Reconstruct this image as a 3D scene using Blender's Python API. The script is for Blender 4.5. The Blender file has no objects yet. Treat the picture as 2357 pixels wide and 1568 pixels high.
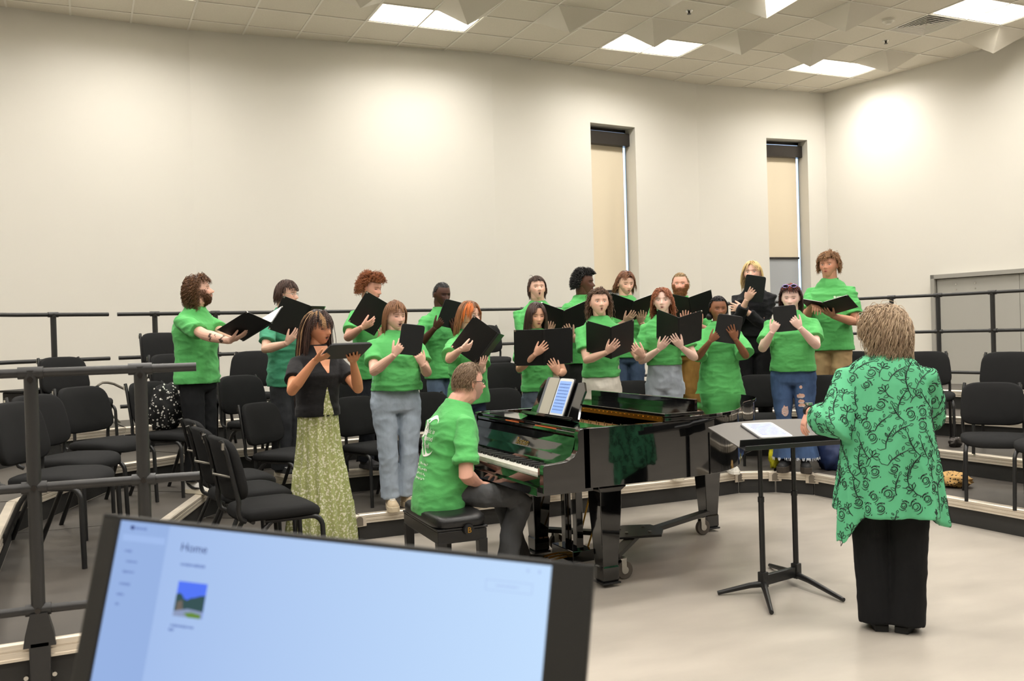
import bpy, math, random
import numpy as np
from mathutils import Vector, Matrix, noise
random.seed(7)
PI=math.pi
C=bpy.context.scene.collection
sc=bpy.context.scene
# ---------------------------------------------------------------- camera numbers (image 2357x1568)
FPX=2128.64; YAW,PITCH,ROLL=0.4314937,-0.0079248,-0.0296251
CAMZ=1.55
def _cam():
    F=Vector((math.sin(YAW)*math.cos(PITCH),math.cos(YAW)*math.cos(PITCH),math.sin(PITCH)))
    r=Vector((math.cos(YAW),-math.sin(YAW),0)); u=r.cross(F)
    c,s=math.cos(ROLL),math.sin(ROLL)
    return c*r+s*u,-s*r+c*u,F
CR,CU,CF=_cam()
CO=Vector((0,0,CAMZ))
def ray(x,y): return CF+CR*((x-1178.5)/FPX)-CU*((y-784)/FPX)
def at(x,y,d): return CO+ray(x,y)*d            # a point seen at a pixel, d metres deep
def atz(x,y,z):
    r=ray(x,y); return CO+r*((z-CAMZ)/r.z)
# ---------------------------------------------------------------- materials
def lin(c):
    return tuple((v/255/12.92 if v/255<=0.04045 else ((v/255+0.055)/1.055)**2.4) for v in c)
_M={}
def mat(name,rgb,rough=.6,metal=0,spec=.5,bump=0,bscale=200,var=0,vscale=5,coat=0,emit=0,stretch=None,sheen=0):
    if name in _M: return _M[name]
    m=bpy.data.materials.new(name); m.use_nodes=True; _M[name]=m
    nt=m.node_tree; b=nt.nodes['Principled BSDF']; col=lin(rgb)
    b.inputs['Base Color'].default_value=(*col,1); b.inputs['Roughness'].default_value=rough
    b.inputs['Metallic'].default_value=metal; b.inputs['Specular IOR Level'].default_value=spec
    b.inputs['Coat Weight'].default_value=coat; b.inputs['Coat Roughness'].default_value=.03
    if sheen: b.inputs['Sheen Weight'].default_value=sheen
    if emit:
        b.inputs['Emission Color'].default_value=(*col,1); b.inputs['Emission Strength'].default_value=emit
    if bump or var:
        tc=nt.nodes.new('ShaderNodeTexCoord'); mp=nt.nodes.new('ShaderNodeMapping'); nt.links.new(tc.outputs['Object'],mp.inputs['Vector'])
        if stretch: mp.inputs['Scale'].default_value=stretch
        if bump:
            n=nt.nodes.new('ShaderNodeTexNoise'); n.inputs['Scale'].default_value=bscale; n.inputs['Detail'].default_value=4
            nt.links.new(mp.outputs[0],n.inputs['Vector'])
            bp=nt.nodes.new('ShaderNodeBump'); bp.inputs['Strength'].default_value=bump; bp.inputs['Distance'].default_value=.01
            nt.links.new(n.outputs['Fac'],bp.inputs['Height']); nt.links.new(bp.outputs[0],b.inputs['Normal'])
        if var:
            n=nt.nodes.new('ShaderNodeTexNoise'); n.inputs['Scale'].default_value=vscale; n.inputs['Detail'].default_value=5
            nt.links.new(mp.outputs[0],n.inputs['Vector'])
            r=nt.nodes.new('ShaderNodeValToRGB'); r.color_ramp.elements[0].position=.3; r.color_ramp.elements[1].position=.7
            r.color_ramp.elements[0].color=(*[v*(1-var) for v in col],1); r.color_ramp.elements[1].color=(*[min(1,v*(1+var)) for v in col],1)
            nt.links.new(n.outputs['Fac'],r.inputs['Fac']); nt.links.new(r.outputs[0],b.inputs['Base Color'])
    return m
WALL=mat('wall_paint',(231,227,217),.9,spec=.2,bump=.03,bscale=300)
CEIL=mat('ceiling_tile',(226,219,203),.95,spec=.1,bump=.12,bscale=260,var=.03,vscale=60)
TBAR=mat('ceiling_grid_paint',(236,231,218),.6)
FLOOR=mat('vinyl_floor',(174,166,155),.33,spec=.35,var=.11,vscale=1.6,stretch=(1,2.2,1),bump=.012,bscale=30)
DECK=mat('riser_deck',(76,71,65),.5,var=.12,vscale=3,bump=.08,bscale=400)
KICK=mat('riser_kick',(44,43,41),.6)
ALU=mat('aluminium',(214,203,186),.32,metal=.75,var=.1,vscale=9,stretch=(1,1,25))
RAIL=mat('rail_charcoal',(45,44,43),.42,spec=.5,bump=.05,bscale=500)
FABRIC=mat('chair_fabric',(40,40,40),.95,spec=.12,bump=.25,bscale=900)
BLACKM=mat('black_metal',(30,30,30),.38)
CHROME=mat('chrome',(200,198,192),.25,metal=1)
PIANO=mat('piano_lacquer',(7,7,8),.06,spec=.6,coat=1)
GOLD=mat('gold',(196,150,62),.3,metal=1)
COPPER=mat('orange_felt',(190,90,30),.6)
IVORY=mat('white_key',(238,234,222),.3,coat=.4)
EBONY=mat('black_key',(16,16,16),.35)
LEATHER=mat('black_leather',(26,26,27),.38,bump=.15,bscale=120)
RUBBER=mat('caster_rubber',(92,84,76),.7)
PAPER=mat('paper',(240,238,232),.7)
WHITE=mat('white_print',(245,243,236),.7)
BLK=mat('matte_black',(17,17,17),.55,bump=.05,bscale=400)
DOORM=mat('grey_door_paint',(170,168,160),.6)
FRAMEM=mat('grey_frame_paint',(158,155,147),.55)
SHADE=mat('shade_cloth',(236,222,196),.9,bump=.03,bscale=500)
BRONZE=mat('dark_bronze',(62,58,55),.3,metal=.6)
# ---------------------------------------------------------------- mesh helper
class MB:
    def __init__(s): s.v=[];s.f=[];s.m=[];s.cur=0
    def add(s,v,f):
        b=len(s.v); s.v+= [tuple(p) for p in v]; s.f+=[tuple(i+b for i in q) for q in f]; s.m+=[s.cur]*len(f); return s
    def box(s,c,d,R=None):
        x,y,z=[a/2 for a in d]; p=[Vector((i*x,j*y,k*z)) for k in(-1,1) for j in(-1,1) for i in(-1,1)]
        if R: p=[R@q for q in p]
        c=Vector(c)
        return s.add([q+c for q in p],[(0,2,3,1),(4,5,7,6),(0,1,5,4),(2,6,7,3),(0,4,6,2),(1,3,7,5)])
    def rings(s,R,close=True,caps=True):
        n=len(R[0]); v=[p for r in R for p in r]; f=[]
        for i in range(len(R)-1):
            for j in range(n if close else n-1):
                k=(j+1)%n; f.append((i*n+j,i*n+k,(i+1)*n+k,(i+1)*n+j))
        if caps: f.append(tuple(range(n))[::-1]); f.append(tuple((len(R)-1)*n+j for j in range(n)))
        return s.add(v,f)
    def tube(s,P,r,n=10,caps=True,up=None,flat=None):
        P=[Vector(p) for p in P]
        if not hasattr(r,'__len__'): r=[r]*len(P)
        R=[];u=None
        for i,p in enumerate(P):
            t=(P[min(i+1,len(P)-1)]-P[max(i-1,0)])
            t=t.normalized() if t.length>1e-9 else Vector((0,0,1))
            if u is None:
                a=Vector(up) if up else (Vector((0,0,1)) if abs(t.z)<.9 else Vector((1,0,0)))
                u=(a-t*a.dot(t)).normalized()
            else:
                u=u-t*u.dot(t)
                u=u.normalized() if u.length>1e-6 else t.orthogonal().normalized()
            w=t.cross(u); rr=r[i]; ru,rw=(rr if hasattr(rr,'__len__') else (rr,rr))
            if flat: rw=rw*flat
            R.append([p+u*(math.cos(2*PI*j/n)*ru)+w*(math.sin(2*PI*j/n)*rw) for j in range(n)])
        return s.rings(R,True,caps)
    def prism(s,poly,z0,z1,T=None):
        n=len(poly); v=[Vector((x,y,z0)) for x,y in poly]+[Vector((x,y,z1)) for x,y in poly]
        if T: v=[T@p for p in v]
        return s.add(v,[tuple(range(n))[::-1],tuple(range(n,2*n))]+[(i,(i+1)%n,n+(i+1)%n,n+i) for i in range(n)])
    def ball(s,c,r,u=14,w=9,R=None):
        c=Vector(c); r=(r,r,r) if not hasattr(r,'__len__') else r; L=[]
        for i in range(1,w):
            a=PI*i/w; L.append([Vector((r[0]*math.sin(a)*math.cos(2*PI*j/u),r[1]*math.sin(a)*math.sin(2*PI*j/u),-r[2]*math.cos(a))) for j in range(u)])
        if R: L=[[R@p for p in q] for q in L]; ax=R@Vector((0,0,r[2]))
        else: ax=Vector((0,0,r[2]))
        L=[[c-ax*1.0]*u]+L+[[c+ax]*u] if False else L
        b=len(s.v); v=[c+p for q in L for p in q]+[c-ax,c+ax]; n=u; f=[]
        for i in range(len(L)-1):
            for j in range(n): k=(j+1)%n; f.append((i*n+j,i*n+k,(i+1)*n+k,(i+1)*n+j))
        B=len(v)-2
        for j in range(n): k=(j+1)%n; f.append((B,k,j)); f.append((B+1,(len(L)-1)*n+j,(len(L)-1)*n+k))
        return s.add(v,f)
    def build(s,name,mats,parent=None,smooth=False,bevel=0,seg=2,loc=None,ang=40):
        me=bpy.data.meshes.new(name); me.from_pydata(s.v,[],s.f); me.update()
        mats=mats if isinstance(mats,(list,tuple)) else [mats]
        for m in mats: me.materials.append(m)
        if len(mats)>1:
            me.polygons.foreach_set('material_index',s.m)
        if smooth:
            me.polygons.foreach_set('use_smooth',[True]*len(me.polygons))
            if smooth=='auto': me.set_sharp_from_angle(angle=math.radians(ang))
        o=bpy.data.objects.new(name,me); C.objects.link(o)
        if parent: o.parent=parent
        if loc: o.location=loc
        if bevel:
            b=o.modifiers.new('bevel','BEVEL'); b.width=bevel; b.segments=seg; b.limit_method='ANGLE'; b.angle_limit=math.radians(40)
        return o
def tag(o,label=None,cat=None,group=None,kind=None):
    if label: o['label']=label
    if cat: o['category']=cat
    if group: o['group']=group
    if kind: o['kind']=kind
    return o
def empty(name,loc=(0,0,0),rz=0,label=None,cat=None,group=None):
    o=bpy.data.objects.new(name,None); C.objects.link(o); o.location=loc; o.rotation_euler=(0,0,rz); o.empty_display_size=.1
    return tag(o,label,cat,group)
def copy_tree(o,parent=None):
    c=o.copy(); C.objects.link(c); c.parent=parent
    for ch in list(o.children): copy_tree(ch,c)
    return c
def arc(p0,p1,p2,n=6):          # quadratic bend through a corner
    p0,p1,p2=map(Vector,(p0,p1,p2)); return [(p0*(1-t)**2+p1*2*t*(1-t)+p2*t*t) for t in [i/n for i in range(n+1)]]
def rotz(a): return Matrix.Rotation(a,3,'Z')
def frame3(x,y,z): return Matrix((x,y,z)).transposed()
# ================================================================ ROOM
CZ=CAMZ+3.604; OX,OY,G=4.8294,9.0128,.6096
WP=[(-6.0,10.9),(-0.72,11.08),(1.18,11.22),(4.84,10.9),(8.3,11.26),(10.59,11.07),(11.09,8.04),(12.4,0),(12.4,-6),(-6,-6)]
fl=MB(); fl.box((3.2,2.6,-.05),(19.5,18,.1)); tag(fl.build('floor',FLOOR),'pale mottled beige vinyl floor',None,None,'structure')
ins=Vector((3.2,3.5))
def wallseg(a,b,name,holes=(),t=.35,mt=WALL):
    a=Vector(a);b=Vector(b); d=(b-a); L=d.length; d.normalize(); nrm=Vector((d.y,-d.x))
    if nrm.dot(ins-a)<0: nrm=-nrm
    m=MB()
    def blk(s0,s1,z0,z1):
        p=[a+d*s0,a+d*s1,a+d*s1-nrm*t,a+d*s0-nrm*t]
        m.prism([(q.x,q.y) for q in p],z0,z1)
    cur=0
    for (s0,s1,z0,z1) in holes:
        blk(cur,s0,0,CZ+.3); blk(s0,s1,0,z0); blk(s0,s1,z1,CZ+.3); cur=s1
    blk(cur,L,0,CZ+.3)
    o=m.build(name,mt); tag(o,None,None,None,'structure'); return o
def sof(x,i):   # wall length coordinate of x on segment i
    a=Vector(WP[i]);b=Vector(WP[i+1]); t=(x-a.x)/(b.x-a.x); return t*(b-a).length
DARKWALL=mat('darkened_unseen_wall',(70,66,62),.95,spec=.1,bump=.2,bscale=80)  # invented dark finish for unseen near walls, keeps the piano's reflections dark
ws=[]
names=['wall_left_rear','wall_rear_left','wall_rear_middle_left','wall_rear_middle_right','wall_rear_right','wall_right','wall_right_front','wall_right_back','wall_front','wall_left']
W1=(sof(6.37,3),sof(7.14,3),1.75,4.41); W2=(sof(9.5,4),sof(10.25,4),1.75,4.41)
wn=['wall_far_left','wall_back_left','wall_back','wall_back_middle','wall_back_right','wall_right','wall_right_near','wall_near_right','wall_near','wall_left']
for i in range(10):
    a=WP[i];b=WP[(i+1)%10]
    hol={3:[W1],4:[W2]}.get(i,[])
    o=wallseg(a,b,wn[i],hol,t=.25 if hol else .35,mt=WALL if wn[i] not in('wall_near','wall_near_right') else DARKWALL); tag(o,'painted wall, off-white except the darkened unseen near ones'); ws.append(o)
# ceiling: grid of lay-in tiles with openings for troffers and the vent
lights=set()
for k in range(-4,4):
    for j in range(-6,2):
        c0=2+5*k; r0=1-4*j if False else 1+4*j
        if r0>2: continue
        x=OX+c0*G; y=OY-r0*G*1
        lights.add((c0,r0))
LT=[]   # (col,row) of the 2x1 tile openings ; row counts toward the back wall
for k in range(-4,2):
    for j in range(0,6): LT.append((2+5*k,1-4*j))
open_=set()
for c0,r0 in LT: open_|={(c0,r0),(c0+1,r0)}
VENT=(7,-2); open_.add(VENT)
m=MB()
for c in range(-18,14):
    for r in range(-25,5):
        if (c,r) in open_: continue
        x=OX+c*G; y=OY+r*G
        m.add([(x,y,CZ),(x,y+G,CZ),(x+G,y+G,CZ),(x+G,y,CZ)],[(0,1,2,3)])
tag(m.build('ceiling',CEIL),'beige suspended ceiling of square acoustic tiles',None,None,'structure')
m=MB(); m.box((3.2,2.6,CZ+.55),(19.5,18,.1)); tag(m.build('ceiling_slab',WALL),'slab above the suspended ceiling',None,None,'structure')
m=MB()
for c in range(-18,15): m.box((OX+c*G,OY-10*G,CZ-.002),(.022,31*G,.012))
for r in range(-25,6): m.box((OX-2*G,OY+r*G,CZ-.0025),(32*G,.022,.012))
tag(m.build('trim_1',TBAR),'pale metal grid holding the ceiling tiles',None,None,'structure')
DIFF=mat('light_diffuser',(255,250,240),.5,emit=2.2)
TROF=mat('troffer_paint',(240,236,226),.5)
def troffer(c0,r0):
    x0,x1,y0,y1=OX+c0*G+.012,OX+(c0+2)*G-.012,OY+r0*G+.012,OY+(r0+1)*G-.012
    root=empty('ceiling_light',((x0+x1)/2,(y0+y1)/2,CZ)); hx,hy=(x1-x0)/2,(y1-y0)/2; D=.13
    m=MB(); t=.015
    for s in(-1,1):
        m.box((s*(hx-t/2),0,D/2),(t,2*hy,D)); m.box((0,s*(hy-t/2),D/2),(2*hx,t,D))
    m.build('housing',TROF,root)
    m=MB(); m.box((0,0,D+.01),(2*hx,2*hy,.02)); m.build('diffuser',DIFF,root)
    return root
def lname(c0,r0):
    return {(2,1):'recessed ceiling light nearest the taller wall window, a pyramid hanging before it',(7,1):'recessed ceiling light nearest the rear right corner of the room',
     (-3,1):'recessed ceiling light above the middle of the rear wall, partly behind a pyramid',(7,-3):'recessed ceiling light beside the square air vent',
     (-8,1):'sliver of ceiling light at the top edge toward the left'}.get((c0,r0),'recessed ceiling light in the room outside the photo')
LIT=[]
for c0,r0 in LT:
    x=OX+(c0+1)*G; y=OY+(r0+.5)*G
    if x<-5 or x>11.3 or y<-5: continue
    r=troffer(c0,r0); tag(r,lname(c0,r0),'ceiling light','recessed ceiling lights' if (c0,r0) in((2,1),(7,1),(-3,1),(7,-3),(-8,1)) else 'ceiling lights outside the photo')
    l=bpy.data.lights.new('troffer_lamp','AREA'); l.shape='RECTANGLE'; l.size=2*G-.12; l.size_y=G-.12; l.energy=52; l.spread=math.radians(158); l.color=(1,.968,.925)
    lo=bpy.data.objects.new('troffer_lamp',l); C.objects.link(lo); lo.location=(0,0,.12); lo.parent=r
PYR=mat('pyramid_panel',(232,226,212),.85,bump=.03,bscale=300)
pl={0:'pyramid panel left of the {}',}
PY=[(2,0,2.32,.41),(4,0,4.3,.25),(0,0,.33,.2),(6,0,6.28,.45),(8,0,8.29,.2),(-2,0,-1.6,.43),(3,-2,3.3,-1.7),(5,-2,5.25,-1.6),(1,-2,1.33,-1.6),(-4,0,-3.6,.25),(-1,-2,-.6,-1.6),(7,-2-4,7.4,-5.6),(9,-2,9.3,-1.6)]
PN=['in front of the light by the taller window','between the two lights nearest the rear right corner','second tile left of the light by the taller window','in front of the light at the rear right corner','in the rear right corner of the ceiling',
 'in front of the light above the middle rear wall','with one face brightly lit at the top edge','just left of the smoke detector','tip peeking between two sprinklers at the top edge','at the top edge left of the bright middle light','near the top edge over the piano','outside the photo over the conductor','at the right edge of the ceiling by the vent light']
for (c,r,ax,ay),n in zip(PY,PN):
    x,y=OX+c*G,OY+r*G; cx,cy=x+G/2,y+G/2; e=.012
    m=MB(); A=[(e-G/2,e-G/2,0),(G/2-e,e-G/2,0),(G/2-e,G/2-e,0),(e-G/2,G/2-e,0),((OX+ax*G)-cx,(OY+ay*G)-cy,-.25)]
    m.add(A,[(0,1,4),(1,2,4),(2,3,4),(3,0,4),(0,3,2,1)])
    o=m.build('ceiling_pyramid',PYR); o.location=(cx,cy,CZ-.006)
    tag(o,'white pyramid ceiling diffuser '+n,'ceiling panel','pyramid ceiling diffusers')
# vent
vx,vy=OX+7.5*G,OY-1.5*G
vr=empty('ceiling_vent',(vx,vy,CZ),0,'square louvred air vent in the ceiling at the upper right','air vent')
m=MB(); h=G/2-.012
def sqring(m,a,b,z0,z1):
    P=[]
    for (r,z) in((a,z0),(b,z1)): P.append([Vector((-r,-r,z)),Vector((r,-r,z)),Vector((r,r,z)),Vector((-r,r,z))])
    m.rings(P,True,False)
m.box((0,0,.12),(2*h,2*h,.02)); m.build('backing',mat('vent_dark',(30,29,27),.9),vr)
for i in range(6):
    m=MB(); a=h*(1-i*.16); sqring(m,a,a-.012,-.004,-.004); sqring(m,a-.012,a-.03,-.004,.02); sqring(m,a-.03,a-.012,.02,.0); m.build('louver',TBAR,vr)
def ceiling_bit(px,py,label,cat,kind):
    p=atz(px,py,CZ); r=empty({'s':'ceiling_sprinkler','d':'ceiling_smoke_detector'}[kind],p,0,label,cat)
    if kind=='s':
        m=MB(); m.tube([(0,0,0),(0,0,-.008)],[.045,.04],16); m.build('escutcheon',CHROME,r,'auto')
        m=MB(); m.tube([(0,0,-.008),(0,0,-.035)],.012,8); m.tube([(0,0,-.035),(0,0,-.038)],.024,8); m.build('nozzle',BRONZE,r)
    else:
        m=MB(); m.tube([(0,0,0),(0,0,-.03)],[.075,.07],20); m.build('base',TBAR,r,'auto'); m=MB(); m.tube([(0,0,-.03),(0,0,-.06)],[.045,.03],16); m.build('sensor',TBAR,r,'auto')
ceiling_bit(1586,25,'chrome sprinkler head left of the brightly lit pyramid','sprinkler','s')
ceiling_bit(2039,94,'chrome sprinkler head below the smoke detector and vent','sprinkler','s')
ceiling_bit(2045,44,'round white smoke detector beside the square vent','smoke detector','d')
# windows
SKYP=mat('window_glass',(225,235,250),.05); 
gm=bpy.data.materials.new('pane_glass'); gm.use_nodes=True; b=gm.node_tree.nodes['Principled BSDF']; b.inputs['Transmission Weight'].default_value=1; b.inputs['Roughness'].default_value=.02; b.inputs['IOR'].default_value=1.1; b.inputs['Base Color'].default_value=(.85,.92,1,1)
GREYSH=mat('lower_shade_grey',(178,182,186),.8)
def window(n,x0,x1,i,zb,label):
    a=Vector(WP[i]);b=Vector(WP[i+1]); d=(b-a).normalized(); nr=Vector((d.y,-d.x)); 
    if nr.dot(ins-a)<0: nr=-nr
    s0,s1=sof(x0,i),sof(x1,i); w=s1-s0
    o3=a+d*s0; R=empty('window_%d'%n,(o3.x,o3.y,0),math.atan2(d.y,d.x)); tag(R,label,None,None,'structure')
    # local: x along wall, y into wall = +
    sg=1 if (Vector((-d.y,d.x)).dot(-nr))>0 else -1
    def B(m,x0,x1,y0,y1,z0,z1): m.box(((x0+x1)/2,sg*(y0+y1)/2,(z0+z1)/2),(x1-x0,y1-y0,z1-z0)); return m
    B(MB(),.0,w,.232,.238,1.75,4.41).build('pane',gm,R)
    f=MB(); B(f,0,.03,.225,.245,1.75,4.41); B(f,0,w,.225,.245,4.37,4.41); B(f,0,w,.225,.245,1.75,1.79); f.build('window_frame',BRONZE,R)
    B(MB(),.0,w-.004,.12,.24,4.16,4.34).build('shade_cassette',BRONZE,R,bevel=.008)
    B(MB(),.0,w-.06,.214,.218,zb,4.2).build('roller_shade',SHADE,R)
    B(MB(),.0,w-.05,.2,.224,zb-.03,zb).build('hem_bar',BRONZE,R)
    B(MB(),.0,w-.06,.219,.223,1.8,zb).build('lower_shade',GREYSH,R)
window(1,6.37,7.14,3,2.12,'tall narrow wall window with a closed cream roller shade')
window(2,9.5,10.25,4,2.61,'tall narrow wall window nearest the corner, shade ending above a grey gap')
# door in right wall
a=Vector((10.86,9.33));b=Vector((11.25,6.95)); d=(b-a).normalized(); 
D=empty('door_1',(a.x,a.y,0),math.atan2(d.y,d.x)); tag(D,'grey double door in the right wall behind the railing',None,None,'structure')
L=(b-a).length
def dbox(name,x0,x1,y0,y1,z0,z1,mt): 
    m=MB(); m.box(((x0+x1)/2,(y0+y1)/2,(z0+z1)/2),(x1-x0,y1-y0,z1-z0)); return m.build(name,mt,D,bevel=.004)
dbox('door_frame',0,.06,-.10,.06,0,2.19,FRAMEM); dbox('door_frame',L-.06,L,-.10,.06,0,2.19,FRAMEM); dbox('door_frame',0,L,-.10,.06,2.13,2.19,FRAMEM)
dbox('door_leaf',.07,L/2-.002,-.05,.03,0,2.125,DOORM); dbox('door_leaf',L/2+.002,L-.07,-.05,.03,0,2.125,DOORM)
for x,z in((.35,2.04),(.35,1.97),(.62,2.04),(.62,1.97)):
    m=MB(); m.tube([(x,-.05,z),(x,-.058,z)],.01,10); m.build('bolt',CHROME,D)
# ================================================================ RISERS
P1=[(1.37,4.1),(1.37,6.44),(1.56,6.84),(1.85,6.9),(5.1,6.88),(5.47,6.92),(5.76,6.77),(5.94,6.48),(5.96,4.4),(5.96,2.4)]
P2=[(.36,4.1),(.45,6.42),(.80,7.45),(1.2,7.92),(5.3,7.93),(5.9,7.9),(6.5,7.5),(6.85,6.6),(6.9,4.4),(6.9,2.4)]
P3=[(-.42,4.1),(-.42,6.5),(.15,7.95),(.75,8.35),(5.4,8.87),(6.2,8.75),(7.1,8.1),(7.62,7.0),(7.92,5.5),(7.95,2.4)]
P4=[(-1.4,4.1),(-1.4,6.8),(-.35,8.78),(.3,9.12),(5.4,9.8),(6.5,9.65),(7.7,8.6),(8.36,7.3),(8.6,5.6),(8.9,2.4)]
P5=[(-2.3,4.1),(-2.3,7.2),(-.6,9.6),(.2,9.93),(5.4,10.65),(6.9,10.4),(8.5,9.2),(9.25,7.75),(9.55,5.8),(9.75,2.4)]
TI=['lowest','second','third','top']; ORD=['first','second','third','fourth','fifth','sixth','seventh','eighth','ninth']
NOSE=mat('nosing_aluminium',(228,217,200),.38,metal=.5,var=.12,vscale=6,stretch=(1,1,60))
SLOT=mat('nosing_slot',(150,140,126),.5,metal=.4)
for t,(A,B) in enumerate(zip((P1,P2,P3,P4),(P2,P3,P4,P5))):
    z=.2*(t+1)
    for i in range(9):
        a0,a1,b1,b0=map(Vector,(A[i],A[i+1],B[i+1],B[i])); ea=(a1-a0).normalized()*.0015; eb=(b1-b0).normalized()*.0015; a0=a0+ea; a1=a1-ea; b0=b0+eb; b1=b1-eb
        r=empty('riser_platform',(a0.x,a0.y,0),0,'black riser section of the %s tier, %s from the left rail end'%(TI[t],ORD[i]),'riser','riser sections of the %s tier'%TI[t])
        o=a0.copy(); e=(a1-a0).normalized(); nin=(b0-a0).normalized()
        nn=Vector((-e.y,e.x)); 
        if nn.dot(b0-a0)<0: nn=-nn
        q=[p-o for p in(a0+nn*.055,a1+nn*.055,b1+nn*.018,b0+nn*.018)]
        m=MB(); m.prism([(p.x,p.y) for p in q],z-.05,z); m.build('deck',DECK,r)
        m=MB(); q=[p-o for p in(a0+nn*.02,a1+nn*.02,a1+nn*.05,a0+nn*.05)]; m.prism([(p.x,p.y) for p in q],0 if t==0 else z-.2,z-.05); m.build('kick_panel',KICK,r)
        # nosing: profile extruded along the edge with two slots
        m=MB(); prof=[(.055,z),(.006,z-.001),(0,z-.008),(0,z-.024),(.004,z-.026),(.004,z-.032),(0,z-.034),(0,z-.05),(.005,z-.052),(.005,z-.056),(0,z-.058),(0,z-.07),(.02,z-.072),(.055,z-.072)]
        r0=[Vector(((a0-o).x+nn.x*s,(a0-o).y+nn.y*s,h)) for s,h in prof]; r1=[Vector(((a1-o).x+nn.x*s,(a1-o).y+nn.y*s,h)) for s,h in prof]
        m.rings([r0,r1],True,True); m.build('nosing',NOSE,r)
        if t==0 and i in (2,3,4,5,6):    # corner bracket
            pc=a1-o; m=MB()
            for sgn in(-1,1):
                q0=pc-nn*.006; 
                c2=q0+e*sgn*.035
            m.box((pc.x-nn.x*.004,pc.y-nn.y*.004,z-.05),(.12,.012,.085),rotz(math.atan2(e.y,e.x))); m.build('corner_bracket',NOSE,r,bevel=.004)
            m=MB(); ar=[(-.03,-.035)]+[(-.03*math.cos(q),.012+.026*math.sin(q)) for q in [PI*k_/8 for k_ in range(9)]]+[(.03,-.035)]
            f0=[Vector((pc.x-nn.x*.011+e.x*u_,pc.y-nn.y*.011+e.y*u_,z-.052+h_)) for u_,h_ in ar]; f1=[p_+Vector((nn.x*.006,nn.y*.006,0))*1 for p_ in f0]
            m.rings([f0,f1])
            m.build('latch',mat('latch_steel',(138,130,118),.35,metal=.6),r)
# left wing end fascia of tier 2 (faces the camera)
def endcap(a,b,z,lab):
    a=Vector(a);b=Vector(b); m=MB(); r=empty('riser_end_fascia',(a.x,a.y,0),math.atan2((b-a).y,(b-a).x),lab,'riser fascia'); L=(b-a).length
    prof=[(.0,z),(-.05,z-.001),(-.055,z-.008),(-.055,z-.03),(-.051,z-.032),(-.051,z-.037),(-.055,z-.039),(-.055,z-.06),(-.06,z-.062),(-.06,z-.072),(0,z-.072)]
    m.rings([[Vector((0,s,h)) for s,h in prof],[Vector((L,s,h)) for s,h in prof]],True,True); m.build('nosing',NOSE,r)
    m=MB(); m.box((L/2,-.03,(z-.072)/2),(L,.02,z-.072)); m.build('kick_panel',KICK,r)
endcap((-1.5,4.14),(.38,4.14),.4,'aluminium edge and black fascia closing the riser under the near railing')
# ================================================================ RAILINGS
def railing(pts,z0,posts,label,feet=True,top=1.07,R=.019,PR=.026,name='guard_rail',ext=(0,0),group='rear guard rails',mids=(.62,.14)):
    """pts: polyline in plan; posts: distances along it"""
    pts=[Vector(p) for p in pts]; cum=[0]
    for p,q in zip(pts,pts[1:]): cum.append(cum[-1]+(q-p).length)
    def on(s):
        for i in range(len(pts)-1):
            if s<=cum[i+1] or i==len(pts)-2:
                t=(s-cum[i])/(cum[i+1]-cum[i]); return pts[i].lerp(pts[i+1],t),(pts[i+1]-pts[i]).normalized()
    o=pts[0]; r=empty(name,(o.x,o.y,z0),0,label,'railing',group)
    for h in (top-.02,)+tuple(mids):
        m=MB(); m.tube([Vector((p.x-o.x,p.y-o.y,h)) for p in pts],R,14); m.build('rail',RAIL,r,'auto')
    for s in posts:
        p,d=on(s); q=Vector((p.x-o.x,p.y-o.y,0))
        m=MB(); m.tube([q+Vector((0,0,.0)),q+Vector((0,0,top-.01))],PR,16); po=m.build('post',RAIL,r,'auto')
        n=Vector((-d.y,d.x,0))
        for h in (top-.02,)+tuple(mids):
            m=MB(); m.tube([q+Vector((d.x*-.045,d.y*-.045,h)),q+Vector((d.x*.045,d.y*.045,h))],R+.006,14); m.build('clamp',RAIL,po,'auto')
            m=MB(); hh=h-.025 if h>1 else h; m.tube([q+n*(-PR-.004)+Vector((0,0,hh)),q+n*(PR+.004)+Vector((0,0,hh))],.011,10); m.build('bolt',BRONZE,po)
        if feet:
            m=MB(); dd=Vector((d.x,d.y,0))
            m.rings([[q+dd*(sx*w)+n*(sy*w2)+Vector((0,0,h)) for sx,sy in((-1,-1),(1,-1),(1,1),(-1,1))] for w,w2,h in((.11,.06,0),(.1,.055,.015),(.035,.03,.12))]); m.build('foot',RAIL,po)
    return r
# near-left railing clamped to the end of the second tier
rl=railing([(-1.0,4.13),(-.2,4.085),(.2,4.04),(.41,4.015)],.4,[.8,1.2],'charcoal tubular guard rail in the near left foreground',False,1.07,.018,.0255,name='guard_rail',group='near guard rail',mids=(.6,.12))
for s in(.8,1.2):
    q=Vector(((s-1.0)+.8-.0,0,0)); q=Vector((s,(-.045 if s<1 else -.085),0))
    m=MB(); m.rings([[q+Vector((sx*w,sy*.03,h)) for sx,sy in((-1,-1),(1,-1),(1,1),(-1,1))] for w,h in((.058,-.02),(.05,.03),(.03,.11))]); m.build('gusset',RAIL,rl)
    m=MB(); m.box(q+Vector((0,-.0,-.2)),(.075,.06,.4)); m.build('mounting_bracket',RAIL,rl,bevel=.006)
    for dx in(-.05,.05):
        m=MB(); m.tube([q+Vector((dx,-.02,-.13)),q+Vector((dx,-.045,-.13))],.009,8); m.build('bolt',CHROME,rl)
def sub(a,b,t): return (a[0]+(b[0]-a[0])*t,a[1]+(b[1]-a[1])*t)
def inset(p,k=.06):
    v=Vector(p)-ins; return tuple(Vector(p)-v.normalized()*k)
Q=[inset(p) for p in P5]
railing([(-2.25,7.4),(-1.0,9.1),inset((-.6,9.6)),inset((.18,9.9))],.8,[.7,2.35,3.05],'rear guard rail at the far left behind the empty chairs')
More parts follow.
